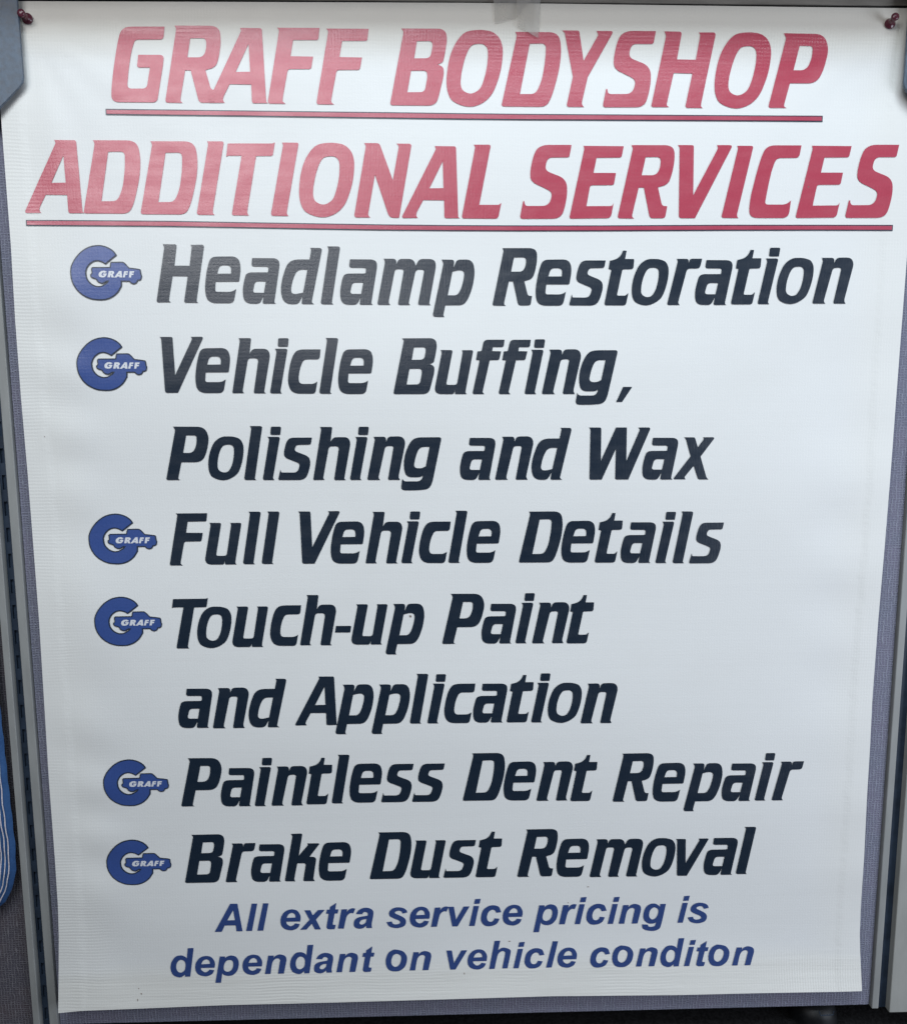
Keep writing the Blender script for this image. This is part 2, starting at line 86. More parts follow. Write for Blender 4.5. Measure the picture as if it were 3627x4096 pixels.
 'sd': ["0.544,0.98 0.702,0.978 0.719,0.977 0.733,0.972 0.742,0.964 0.748,0.953 0.75,0.939 0.747,0.922 0.55,0.07 0.547,0.056 0.547,0.044 0.548,0.035 0.551,0.027 0.557,0.02 0.566,0.013 0.588,-0.002 0.396,-0.001 0.385,0.001 0.376,0.004 0.369,0.009 0.365,0.016 0.364,0.025 0.365,0.036 0.382,0.147 0.34,0.064 0.328,0.044 0.314,0.028 0.297,0.015 0.279,0.006 0.258,0.001 0.234,-0.001 0.18,-0.001 0.139,0.003 0.103,0.013 0.073,0.03 0.049,0.052 0.03,0.082 0.017,0.118 0.008,0.157 0.002,0.197 0,0.237 0.001,0.277 0.005,0.318 0.012,0.359 0.023,0.41 0.036,0.459 0.051,0.507 0.067,0.554 0.085,0.6 0.104,0.645 0.127,0.686 0.156,0.719 0.19,0.745 0.23,0.764 0.275,0.775 0.325,0.779 0.522,0.78 0.527,0.784 0.558,0.933 0.559,0.947 0.556,0.96 0.55,0.972", "0.484,0.602 0.389,0.604 0.361,0.601 0.336,0.594 0.313,0.583 0.294,0.568 0.277,0.549 0.263,0.525 0.251,0.501 0.238,0.475 0.228,0.448 0.218,0.421 0.209,0.394 0.202,0.366 0.195,0.338 0.185,0.285 0.181,0.253 0.182,0.226 0.19,0.205 0.203,0.19 0.222,0.181 0.247,0.178 0.259,0.178 0.271,0.179 0.283,0.18 0.296,0.182 0.309,0.184 0.324,0.187 0.395,0.202"],
 'sl': ["0.141,1.012 0.325,1.01 0.338,1.009 0.349,1.005 0.357,0.999 0.362,0.991 0.363,0.98 0.362,0.967 0.2,0.06 0.198,0.049 0.197,0.04 0.197,0.033 0.198,0.027 0.202,0.021 0.207,0.015 0.221,-0 0.046,0.001 0.03,0.003 0.017,0.007 0.008,0.014 0.002,0.025 0,0.038 0.001,0.054 0.159,0.945 0.16,0.954 0.16,0.962 0.16,0.97 0.158,0.978 0.155,0.985 0.151,0.993"],
 'sm': ["0.124,0.811 0.291,0.811 0.307,0.809 0.321,0.805 0.332,0.797 0.34,0.787 0.345,0.774 0.347,0.758 0.348,0.717 0.367,0.755 0.376,0.771 0.387,0.784 0.4,0.795 0.416,0.802 0.433,0.807 0.452,0.808 0.572,0.808 0.6,0.806 0.625,0.799 0.645,0.787 0.663,0.771 0.676,0.75 0.686,0.724 0.695,0.69 0.728,0.75 0.739,0.767 0.752,0.782 0.767,0.793 0.784,0.801 0.804,0.805 0.825,0.807 0.937,0.807 0.973,0.804 1.004,0.795 1.027,0.781 1.043,0.76 1.053,0.734 1.056,0.701 1.056,0.687 1.055,0.673 1.054,0.658 1.052,0.643 1.05,0.628 1.047,0.613 0.938,0.06 0.936,0.049 0.935,0.039 0.935,0.031 0.937,0.025 0.94,0.019 0.946,0.012 0.96,-0.002 0.774,-0.001 0.76,-0 0.748,0.004 0.74,0.01 0.735,0.019 0.734,0.031 0.735,0.045 0.842,0.57 0.844,0.586 0.842,0.599 0.837,0.609 0.828,0.616 0.815,0.62 0.799,0.622 0.756,0.622 0.738,0.62 0.722,0.615 0.708,0.607 0.697,0.596 0.689,0.582 0.683,0.564 0.567,0.066 0.565,0.055 0.564,0.044 0.565,0.035 0.567,0.028 0.57,0.021 0.576,0.015 0.59,-0 0.407,0 0.394,0.001 0.384,0.005 0.377,0.01 0.373,0.018 0.371,0.029 0.372,0.041 0.475,0.577 0.477,0.593 0.475,0.606 0.469,0.616 0.46,0.623 0.448,0.628 0.431,0.629 0.373,0.63 0.358,0.629 0.344,0.625 0.333,0.619 0.324,0.609 0.317,0.597 0.313,0.583 0.203,0.072 0.202,0.061 0.201,0.051 0.203,0.043 0.205,0.035 0.21,0.027 0.218,0.018 0.233,0.003 0.04,0.003 0.026,0.004 0.015,0.008 0.006,0.015 0.002,0.024 0,0.035 0.002,0.049 0.14,0.726 0.142,0.737 0.142,0.747 0.142,0.757 0.14,0.768 0.138,0.778 0.134,0.788"],
 'sp': ["0.162,0.802 0.339,0.801 0.355,0.799 0.368,0.795 0.378,0.787 0.384,0.777 0.387,0.764 0.387,0.748 0.375,0.66 0.419,0.753 0.428,0.768 0.438,0.78 0.45,0.789 0.463,0.796 0.479,0.8 0.496,0.802 0.602,0.803 0.638,0.8 0.669,0.792 0.694,0.777 0.715,0.757 0.731,0.731 0.742,0.699 0.748,0.665 0.753,0.632 0.755,0.598 0.755,0.564 0.753,0.529 0.748,0.495 0.739,0.434 0.733,0.399 0.725,0.365 0.717,0.33 0.707,0.296 0.696,0.263 0.684,0.23 0.666,0.183 0.656,0.158 0.645,0.134 0.633,0.112 0.62,0.091 0.606,0.071 0.591,0.053 0.575,0.037 0.556,0.024 0.535,0.014 0.512,0.007 0.487,0.002 0.46,0.001 0.228,0 0.224,-0.003 0.193,-0.143 0.191,-0.155 0.19,-0.165 0.191,-0.175 0.192,-0.181 0.195,-0.188 0.199,-0.194 0.207,-0.206 0.055,-0.205 0.035,-0.203 0.02,-0.198 0.009,-0.189 0.002,-0.176 0,-0.16 0.002,-0.141 0.189,0.705 0.191,0.718 0.191,0.731 0.19,0.744 0.187,0.756 0.182,0.768 0.176,0.78", "0.355,0.586 0.359,0.592 0.427,0.609 0.439,0.611 0.451,0.613 0.462,0.614 0.474,0.615 0.485,0.615 0.497,0.615 0.52,0.612 0.538,0.605 0.552,0.595 0.562,0.582 0.567,0.564 0.568,0.544 0.567,0.523 0.564,0.502 0.561,0.48 0.557,0.459 0.552,0.436 0.546,0.414 0.529,0.35 0.522,0.328 0.514,0.306 0.505,0.284 0.495,0.263 0.484,0.242 0.471,0.222 0.461,0.208 0.449,0.197 0.436,0.189 0.421,0.182 0.406,0.178 0.388,0.177 0.269,0.177"],
 'ss': ["0.648,0.796 0.63,0.699 0.622,0.679 0.607,0.667 0.586,0.663 0.394,0.66 0.38,0.659 0.368,0.655 0.357,0.649 0.347,0.641 0.34,0.63 0.334,0.617 0.328,0.601 0.324,0.586 0.323,0.573 0.326,0.561 0.333,0.55 0.343,0.541 0.356,0.534 0.392,0.518 0.408,0.512 0.425,0.505 0.442,0.498 0.507,0.473 0.53,0.462 0.55,0.45 0.567,0.436 0.581,0.421 0.591,0.404 0.597,0.385 0.602,0.365 0.604,0.344 0.604,0.321 0.602,0.298 0.598,0.273 0.592,0.247 0.576,0.188 0.568,0.163 0.56,0.14 0.552,0.118 0.543,0.098 0.533,0.08 0.523,0.064 0.507,0.044 0.486,0.028 0.461,0.015 0.432,0.007 0.399,0.001 0.362,-0 0.028,0.002 0.009,0.006 0,0.018 0.001,0.038 0.043,0.202 0.053,0.159 0.057,0.151 0.062,0.147 0.071,0.145 0.281,0.142 0.307,0.144 0.329,0.15 0.348,0.161 0.364,0.176 0.377,0.196 0.387,0.22 0.398,0.254 0.401,0.27 0.401,0.285 0.398,0.298 0.39,0.309 0.379,0.319 0.365,0.327 0.307,0.351 0.285,0.36 0.263,0.369 0.241,0.378 0.198,0.395 0.173,0.407 0.153,0.421 0.137,0.437 0.127,0.454 0.12,0.473 0.119,0.494 0.12,0.512 0.122,0.53 0.125,0.55 0.129,0.571 0.134,0.593 0.14,0.616 0.147,0.642 0.153,0.663 0.161,0.683 0.168,0.702 0.176,0.719 0.185,0.735 0.199,0.753 0.216,0.769 0.237,0.781 0.261,0.79 0.288,0.795 0.32,0.796"],
 'st': ["0.314,0.958 0.317,0.964 0.322,0.967 0.329,0.968 0.378,0.967 0.382,0.962 0.358,0.821 0.518,0.82 0.523,0.815 0.516,0.69 0.514,0.675 0.509,0.663 0.502,0.654 0.492,0.647 0.479,0.643 0.464,0.641 0.335,0.638 0.322,0.636 0.313,0.629 0.309,0.617 0.228,0.207 0.227,0.197 0.228,0.189 0.232,0.183 0.238,0.178 0.246,0.176 0.256,0.175 0.359,0.175 0.373,0.176 0.386,0.181 0.397,0.189 0.433,0.223 0.399,0.053 0.395,0.037 0.388,0.024 0.378,0.014 0.366,0.007 0.351,0.003 0.334,0.001 0.044,0.002 0.028,0.003 0.016,0.007 0.007,0.014 0.002,0.023 0,0.035 0.001,0.051 0.111,0.633 0.065,0.641 0.06,0.646 0.081,0.78 0.083,0.785 0.086,0.789 0.092,0.791 0.136,0.801 0.159,0.807 0.18,0.814 0.2,0.822 0.218,0.832 0.234,0.843 0.249,0.855 0.263,0.868 0.275,0.883 0.286,0.899 0.296,0.917 0.305,0.937 0.314,0.958"],
 'so': ["0.382,0.818 0.404,0.818 0.426,0.818 0.448,0.816 0.47,0.814 0.492,0.81 0.515,0.805 0.537,0.799 0.559,0.792 0.58,0.783 0.598,0.773 0.613,0.759 0.625,0.744 0.636,0.727 0.645,0.709 0.653,0.69 0.659,0.671 0.663,0.652 0.665,0.631 0.667,0.609 0.667,0.584 0.666,0.557 0.664,0.527 0.661,0.495 0.656,0.463 0.651,0.431 0.644,0.398 0.636,0.363 0.627,0.329 0.617,0.296 0.607,0.265 0.596,0.236 0.585,0.208 0.572,0.181 0.559,0.157 0.543,0.134 0.525,0.114 0.505,0.096 0.483,0.079 0.462,0.064 0.441,0.051 0.421,0.04 0.402,0.03 0.382,0.022 0.363,0.015 0.344,0.009 0.324,0.005 0.305,0.001 0.285,-0.002 0.266,-0.003 0.245,-0.002 0.225,-0 0.203,0.003 0.181,0.008 0.16,0.014 0.14,0.022 0.121,0.03 0.102,0.039 0.084,0.049 0.067,0.061 0.053,0.075 0.041,0.091 0.031,0.109 0.022,0.128 0.015,0.148 0.01,0.17 0.005,0.194 0.002,0.219 0.001,0.246 0,0.273 0,0.301 0.002,0.329 0.005,0.357 0.009,0.386 0.013,0.415 0.019,0.443 0.025,0.47 0.032,0.496 0.04,0.522 0.049,0.547 0.059,0.572 0.069,0.597 0.08,0.622 0.091,0.647 0.103,0.669 0.117,0.69 0.131,0.709 0.146,0.725 0.161,0.74 0.177,0.754 0.194,0.767 0.211,0.778 0.229,0.788 0.247,0.797 0.266,0.804 0.285,0.81 0.303,0.814 0.323,0.817 0.342,0.818 0.362,0.818", "0.356,0.661 0.369,0.662 0.383,0.663 0.397,0.663 0.411,0.663 0.423,0.661 0.435,0.657 0.446,0.653 0.457,0.647 0.466,0.64 0.473,0.631 0.479,0.621 0.483,0.608 0.485,0.594 0.487,0.578 0.487,0.561 0.488,0.54 0.487,0.518 0.485,0.494 0.482,0.468 0.479,0.443 0.474,0.415 0.468,0.385 0.461,0.355 0.454,0.326 0.446,0.3 0.438,0.278 0.428,0.257 0.419,0.238 0.409,0.221 0.4,0.206 0.39,0.193 0.382,0.182 0.372,0.172 0.363,0.165 0.352,0.158 0.34,0.153 0.326,0.149 0.312,0.146 0.298,0.145 0.284,0.145 0.27,0.147 0.256,0.151 0.241,0.157 0.228,0.163 0.216,0.17 0.206,0.178 0.197,0.186 0.19,0.196 0.183,0.206 0.178,0.218 0.175,0.23 0.173,0.242 0.172,0.256 0.172,0.271 0.172,0.289 0.174,0.309 0.175,0.333 0.178,0.358 0.181,0.383 0.185,0.407 0.191,0.431 0.197,0.456 0.204,0.481 0.211,0.504 0.219,0.525 0.227,0.545 0.235,0.563 0.243,0.579 0.251,0.595 0.26,0.608 0.268,0.619 0.276,0.629 0.284,0.637 0.292,0.643 0.301,0.649 0.311,0.653 0.322,0.656 0.333,0.658 0.344,0.66"],
 'sr': ["0.151,0.817 0.326,0.816 0.337,0.815 0.347,0.812 0.355,0.807 0.36,0.8 0.364,0.791 0.367,0.78 0.371,0.74 0.378,0.772 0.382,0.786 0.389,0.798 0.397,0.807 0.408,0.813 0.421,0.817 0.436,0.818 0.613,0.819 0.588,0.703 0.582,0.686 0.573,0.671 0.562,0.66 0.548,0.652 0.531,0.648 0.512,0.646 0.399,0.645 0.382,0.644 0.367,0.639 0.355,0.632 0.345,0.622 0.337,0.609 0.332,0.594 0.204,0.072 0.202,0.061 0.201,0.052 0.202,0.043 0.204,0.035 0.208,0.026 0.215,0.017 0.228,0 0.035,-0.001 0.023,0 0.013,0.004 0.005,0.009 0.001,0.017 0,0.027 0.002,0.04 0.165,0.754 0.167,0.769 0.165,0.784 0.16,0.798"],
 'si': ["0.114,0.812 0.301,0.811 0.314,0.81 0.324,0.806 0.331,0.801 0.336,0.793 0.337,0.783 0.336,0.771 0.192,0.067 0.19,0.055 0.19,0.045 0.19,0.036 0.192,0.029 0.196,0.021 0.202,0.014 0.213,0 0.037,0.001 0.024,0.002 0.013,0.006 0.006,0.012 0.002,0.019 0,0.03 0.001,0.042 0.136,0.738 0.137,0.748 0.137,0.757 0.136,0.766 0.134,0.775 0.13,0.784 0.126,0.793", "0.178,0.975 0.18,0.982 0.183,0.989 0.187,0.994 0.193,0.997 0.2,1 0.208,1 0.337,1 0.348,0.999 0.356,0.997 0.362,0.992 0.366,0.986 0.367,0.978 0.367,0.968 0.352,0.864 0.349,0.854 0.342,0.848 0.331,0.846 0.2,0.846 0.189,0.847 0.181,0.85 0.174,0.854 0.17,0.861 0.168,0.869 0.168,0.879"],
 'sn': ["0.128,0.815 0.309,0.815 0.325,0.813 0.337,0.809 0.347,0.803 0.354,0.794 0.359,0.782 0.361,0.767 0.362,0.719 0.378,0.758 0.386,0.776 0.397,0.792 0.411,0.803 0.427,0.812 0.446,0.817 0.468,0.819 0.585,0.82 0.618,0.818 0.646,0.811 0.669,0.799 0.688,0.782 0.702,0.76 0.711,0.734 0.714,0.72 0.715,0.706 0.716,0.692 0.715,0.677 0.714,0.662 0.711,0.647 0.591,0.091 0.589,0.08 0.589,0.068 0.589,0.056 0.592,0.044 0.596,0.033 0.601,0.022 0.614,-0 0.421,-0 0.409,0.001 0.401,0.004 0.394,0.009 0.39,0.016 0.389,0.024 0.39,0.035 0.494,0.594 0.496,0.608 0.494,0.619 0.489,0.628 0.48,0.634 0.469,0.638 0.454,0.639 0.4,0.638 0.383,0.636 0.368,0.632 0.356,0.625 0.345,0.615 0.338,0.602 0.333,0.586 0.213,0.077 0.211,0.066 0.211,0.055 0.211,0.044 0.214,0.034 0.219,0.025 0.227,0.015 0.24,0.001 0.033,0.001 0.021,0.002 0.012,0.005 0.005,0.01 0.001,0.017 0,0.026 0.001,0.038 0.147,0.738 0.149,0.748 0.149,0.759 0.148,0.769 0.145,0.779 0.142,0.789 0.137,0.799"],
 'sh': ["0.152,0.997 0.349,0.996 0.358,0.995 0.366,0.993 0.371,0.989 0.374,0.983 0.376,0.976 0.375,0.967 0.338,0.713 0.36,0.748 0.372,0.766 0.386,0.78 0.402,0.791 0.42,0.799 0.439,0.804 0.461,0.805 0.587,0.805 0.619,0.803 0.646,0.795 0.668,0.783 0.684,0.765 0.696,0.743 0.703,0.716 0.705,0.702 0.706,0.687 0.706,0.672 0.705,0.657 0.703,0.642 0.7,0.626 0.587,0.061 0.585,0.049 0.583,0.04 0.583,0.031 0.584,0.025 0.588,0.019 0.594,0.013 0.612,-0.003 0.424,-0.003 0.413,-0.002 0.405,0.001 0.399,0.006 0.395,0.013 0.393,0.022 0.394,0.033 0.488,0.565 0.489,0.587 0.486,0.604 0.479,0.618 0.466,0.628 0.449,0.633 0.427,0.635 0.363,0.634 0.346,0.633 0.332,0.628 0.32,0.621 0.31,0.611 0.303,0.597 0.298,0.581 0.192,0.074 0.19,0.062 0.189,0.051 0.189,0.041 0.19,0.033 0.194,0.025 0.2,0.018 0.215,0.003 0.026,0.002 0.017,0.003 0.009,0.005 0.004,0.009 0.001,0.015 0,0.022 0.001,0.031 0.168,0.926 0.169,0.935 0.169,0.945 0.168,0.954 0.167,0.963 0.164,0.972 0.16,0.981"],
 'sc': ["0.611,0.803 0.594,0.673 0.59,0.658 0.584,0.645 0.575,0.636 0.564,0.629 0.551,0.625 0.535,0.623 0.358,0.623 0.338,0.621 0.321,0.617 0.305,0.609 0.292,0.599 0.28,0.585 0.271,0.568 0.266,0.558 0.254,0.532 0.243,0.506 0.234,0.48 0.226,0.453 0.218,0.426 0.212,0.399 0.203,0.348 0.199,0.325 0.197,0.303 0.196,0.282 0.196,0.263 0.198,0.245 0.201,0.228 0.207,0.212 0.216,0.2 0.229,0.19 0.244,0.183 0.264,0.179 0.286,0.178 0.42,0.177 0.442,0.178 0.463,0.182 0.483,0.189 0.502,0.198 0.519,0.209 0.536,0.224 0.505,0.064 0.499,0.043 0.49,0.027 0.479,0.014 0.464,0.005 0.446,0 0.425,-0.002 0.208,0.001 0.162,0.004 0.122,0.014 0.088,0.029 0.06,0.051 0.038,0.079 0.022,0.113 0.012,0.145 0.005,0.178 0.001,0.212 0,0.248 0.002,0.286 0.006,0.325 0.008,0.339 0.014,0.378 0.021,0.418 0.029,0.457 0.038,0.496 0.048,0.535 0.059,0.574 0.061,0.582 0.073,0.619 0.086,0.652 0.1,0.683 0.115,0.709 0.131,0.733 0.148,0.753 0.166,0.768 0.187,0.781 0.211,0.79 0.239,0.797 0.27,0.801 0.305,0.803"],
 'su': ["0.109,0.805 0.295,0.803 0.306,0.802 0.315,0.799 0.321,0.794 0.325,0.787 0.326,0.778 0.325,0.768 0.214,0.212 0.213,0.2 0.214,0.189 0.218,0.181 0.226,0.175 0.236,0.172 0.249,0.171 0.357,0.17 0.372,0.172 0.385,0.175 0.396,0.182 0.405,0.191 0.411,0.203 0.415,0.218 0.512,0.749 0.513,0.76 0.512,0.772 0.508,0.783 0.501,0.801 0.672,0.801 0.684,0.8 0.693,0.797 0.7,0.791 0.704,0.784 0.705,0.775 0.704,0.763 0.568,0.067 0.567,0.056 0.566,0.045 0.566,0.035 0.568,0.028 0.571,0.021 0.577,0.013 0.589,-0.001 0.39,-0 0.379,0.002 0.372,0.008 0.37,0.018 0.365,0.086 0.36,0.048 0.357,0.034 0.351,0.021 0.343,0.012 0.333,0.005 0.32,0.001 0.304,0 0.128,0.001 0.094,0.003 0.065,0.009 0.041,0.019 0.023,0.033 0.01,0.052 0.003,0.074 0.001,0.085 0,0.097 0,0.11 0.001,0.124 0.003,0.138 0.006,0.154 0.126,0.744 0.127,0.759 0.125,0.774 0.119,0.788"],
 'sf': ["0.589,0.991 0.578,0.901 0.575,0.887 0.569,0.876 0.561,0.867 0.551,0.861 0.539,0.857 0.524,0.856 0.377,0.856 0.371,0.853 0.36,0.786 0.527,0.781 0.497,0.657 0.494,0.646 0.488,0.637 0.481,0.63 0.473,0.625 0.463,0.622 0.451,0.621 0.321,0.62 0.316,0.618 0.19,0.072 0.188,0.06 0.186,0.05 0.186,0.041 0.188,0.033 0.192,0.026 0.198,0.019 0.218,0 0.033,0.001 0.021,0.002 0.012,0.005 0.005,0.011 0.001,0.018 0,0.028 0.002,0.039 0.129,0.618 0.068,0.624 0.062,0.627 0.089,0.773 0.092,0.779 0.096,0.782 0.101,0.783 0.143,0.784 0.156,0.787 0.165,0.794 0.169,0.806 0.194,0.919 0.2,0.941 0.211,0.959 0.224,0.973 0.241,0.983 0.261,0.989 0.285,0.991"],
 'sg': ["0.718,0.804 0.734,0.802 0.747,0.798 0.756,0.791 0.762,0.781 0.763,0.768 0.761,0.752 0.606,0.027 0.601,0.004 0.595,-0.018 0.588,-0.039 0.581,-0.06 0.573,-0.08 0.564,-0.099 0.549,-0.123 0.531,-0.144 0.51,-0.16 0.485,-0.173 0.456,-0.181 0.424,-0.186 0.373,-0.19 0.334,-0.193 0.295,-0.195 0.257,-0.196 0.218,-0.197 0.179,-0.197 0.14,-0.197 0.075,-0.196 0.049,-0.193 0.028,-0.186 0.013,-0.174 0.004,-0.157 0,-0.136 0.002,-0.11 0.025,0.028 0.033,0.013 0.04,0.002 0.049,-0.008 0.059,-0.015 0.07,-0.021 0.083,-0.024 0.097,-0.025 0.297,-0.026 0.325,-0.024 0.348,-0.017 0.368,-0.005 0.385,0.011 0.397,0.031 0.406,0.056 0.447,0.208 0.429,0.135 0.421,0.11 0.408,0.089 0.392,0.073 0.373,0.061 0.349,0.054 0.322,0.052 0.209,0.051 0.171,0.055 0.138,0.065 0.112,0.081 0.091,0.104 0.076,0.134 0.067,0.171 0.062,0.203 0.058,0.231 0.056,0.259 0.055,0.287 0.056,0.315 0.058,0.343 0.061,0.371 0.066,0.402 0.072,0.439 0.08,0.475 0.09,0.511 0.102,0.547 0.115,0.582 0.131,0.616 0.134,0.622 0.148,0.651 0.163,0.676 0.178,0.7 0.193,0.72 0.209,0.738 0.225,0.754 0.246,0.769 0.27,0.781 0.297,0.79 0.327,0.797 0.361,0.801 0.398,0.803", "0.543,0.623 0.434,0.623 0.409,0.62 0.387,0.614 0.367,0.603 0.35,0.589 0.335,0.572 0.323,0.55 0.316,0.534 0.305,0.508 0.295,0.482 0.286,0.455 0.278,0.428 0.271,0.401 0.265,0.373 0.253,0.314 0.25,0.287 0.253,0.264 0.263,0.246 0.279,0.233 0.301,0.225 0.329,0.222 0.351,0.221 0.363,0.222 0.374,0.223 0.386,0.225 0.398,0.227 0.409,0.231 0.42,0.235 0.466,0.256 0.469,0.26"],
 's,': ["0.127,0.129 0.134,0.133 0.296,0.132 0.116,-0.142 0.112,-0.145 0.003,-0.145"],
 'sx': ["0.174,0.803 0.353,0.802 0.368,0.8 0.38,0.791 0.388,0.777 0.443,0.613 0.548,0.761 0.553,0.77 0.552,0.78 0.547,0.789 0.537,0.801 0.717,0.802 0.731,0.8 0.742,0.797 0.748,0.791 0.749,0.784 0.746,0.774 0.738,0.761 0.503,0.442 0.501,0.435 0.622,0.061 0.627,0.047 0.634,0.035 0.644,0.023 0.667,-0.003 0.499,-0.001 0.482,0.003 0.469,0.012 0.46,0.028 0.375,0.262 0.215,0.064 0.21,0.054 0.209,0.044 0.212,0.034 0.227,0.004 0.028,0.006 0.015,0.007 0.006,0.01 0.001,0.015 0,0.021 0.003,0.03 0.009,0.041 0.306,0.438 0.308,0.445 0.216,0.749 0.21,0.762 0.203,0.774 0.193,0.785"],
 'sk': ["0.144,1.006 0.334,1.011 0.355,1.007 0.365,0.994 0.365,0.972 0.286,0.544 0.466,0.756 0.472,0.766 0.473,0.777 0.468,0.788 0.461,0.801 0.668,0.8 0.68,0.799 0.689,0.796 0.693,0.791 0.694,0.784 0.691,0.775 0.683,0.764 0.5,0.524 0.502,0.519 0.558,0.516 0.581,0.512 0.599,0.505 0.613,0.493 0.621,0.476 0.624,0.456 0.622,0.43 0.562,0.071 0.561,0.058 0.563,0.045 0.569,0.033 0.588,-0.002 0.391,0.002 0.372,0.006 0.363,0.019 0.363,0.04 0.414,0.331 0.416,0.346 0.414,0.359 0.409,0.369 0.401,0.376 0.39,0.381 0.375,0.382 0.267,0.383 0.258,0.382 0.252,0.376 0.248,0.367 0.186,0.069 0.184,0.055 0.186,0.042 0.19,0.029 0.202,0.002 0.028,0.006 0.009,0.01 0,0.023 0,0.043 0.171,0.938 0.172,0.954 0.169,0.969 0.162,0.982"],
 'sv': ["0,0.796 0.178,0.792 0.187,0.79 0.193,0.784 0.195,0.775 0.208,0.279 0.464,0.742 0.467,0.752 0.468,0.762 0.466,0.772 0.457,0.795 0.631,0.794 0.647,0.791 0.652,0.781 0.647,0.766 0.242,0.005 0.238,0.001 0.075,0.004 0.064,0.005 0.055,0.008 0.048,0.014 0.043,0.021 0.04,0.03 0.039,0.042 0.022,0.745 0.02,0.758 0.016,0.77 0.01,0.782"],
 's-': ["0.018,0.371 0.02,0.377 0.028,0.381 0.304,0.379 0.312,0.374 0.312,0.369 0.293,0.256 0.291,0.251 0.282,0.247 0.007,0.249 0,0.253 0,0.258"],
 'hA': ["0,0.002 0.55,1.001 0.789,0.999 0.919,0.008 0.72,0.006 0.704,0.223 0.336,0.225 0.23,0", "0.64,0.77 0.682,0.411 0.427,0.407"],
 'hl': ["0.223,0.984 0.405,0.98 0.196,0.003 0,0.001"],
 'he': ["0.186,0.301 0.191,0.283 0.194,0.265 0.198,0.247 0.205,0.229 0.215,0.213 0.231,0.196 0.252,0.178 0.274,0.161 0.297,0.148 0.319,0.14 0.341,0.14 0.363,0.144 0.385,0.153 0.405,0.163 0.423,0.173 0.438,0.184 0.45,0.197 0.461,0.21 0.471,0.224 0.483,0.238 0.639,0.21 0.625,0.183 0.612,0.155 0.599,0.127 0.583,0.101 0.565,0.079 0.542,0.059 0.516,0.042 0.489,0.027 0.461,0.015 0.434,0.005 0.409,-0.003 0.384,-0.008 0.36,-0.011 0.333,-0.012 0.305,-0.01 0.272,-0.005 0.235,0.002 0.197,0.011 0.161,0.024 0.13,0.04 0.102,0.06 0.077,0.084 0.055,0.111 0.036,0.14 0.021,0.172 0.011,0.207 0.004,0.245 0,0.285 0,0.326 0.002,0.364 0.007,0.402 0.015,0.439 0.025,0.475 0.039,0.511 0.056,0.544 0.077,0.577 0.101,0.608 0.129,0.638 0.158,0.665 0.189,0.687 0.222,0.705 0.258,0.72 0.295,0.731 0.333,0.739 0.37,0.742 0.408,0.742 0.447,0.737 0.485,0.729 0.52,0.716 0.551,0.7 0.578,0.677 0.6,0.649 0.62,0.618 0.636,0.587 0.65,0.558 0.66,0.533 0.666,0.509 0.67,0.485 0.671,0.461 0.672,0.436 0.67,0.41 0.667,0.383 0.662,0.355 0.656,0.328 0.652,0.3", "0.207,0.44 0.218,0.465 0.229,0.491 0.24,0.517 0.253,0.54 0.268,0.56 0.287,0.577 0.309,0.593 0.333,0.605 0.357,0.614 0.379,0.617 0.401,0.614 0.424,0.606 0.446,0.594 0.465,0.579 0.48,0.562 0.49,0.543 0.495,0.52 0.499,0.496 0.501,0.471 0.505,0.447"],
 'hx': ["0.159,0.697 0.358,0.696 0.433,0.509 0.614,0.697 0.836,0.699 0.534,0.357 0.689,-0.003 0.489,-0.002 0.392,0.21 0.209,0.001 0,-0.004 0.322,0.352"],
 'ht': ["0.35,0.938 0.312,0.706 0.418,0.703 0.386,0.558 0.286,0.556 0.215,0.201 0.215,0.173 0.228,0.156 0.254,0.15 0.312,0.151 0.287,0.035 0.278,0.012 0.263,-0.002 0.24,-0.006 0.111,-0.008 0.074,-0.005 0.046,0.006 0.025,0.023 0.013,0.049 0.008,0.081 0.012,0.121 0.09,0.554 0,0.556 0.033,0.702 0.119,0.703 0.141,0.8"],
 'hr': ["0.135,0.7 0.325,0.703 0.303,0.596 0.317,0.614 0.33,0.633 0.344,0.652 0.359,0.669 0.376,0.684 0.397,0.698 0.421,0.71 0.445,0.721 0.47,0.729 0.493,0.734 0.514,0.735 0.534,0.732 0.553,0.727 0.573,0.722 0.592,0.718 0.524,0.548 0.505,0.552 0.485,0.557 0.465,0.561 0.445,0.562 0.425,0.558 0.403,0.548 0.381,0.535 0.358,0.518 0.338,0.498 0.32,0.476 0.307,0.454 0.296,0.43 0.288,0.403 0.279,0.369 0.268,0.328 0.255,0.275 0.241,0.212 0.226,0.144 0.211,0.074 0.197,0.007 0,0.008"],
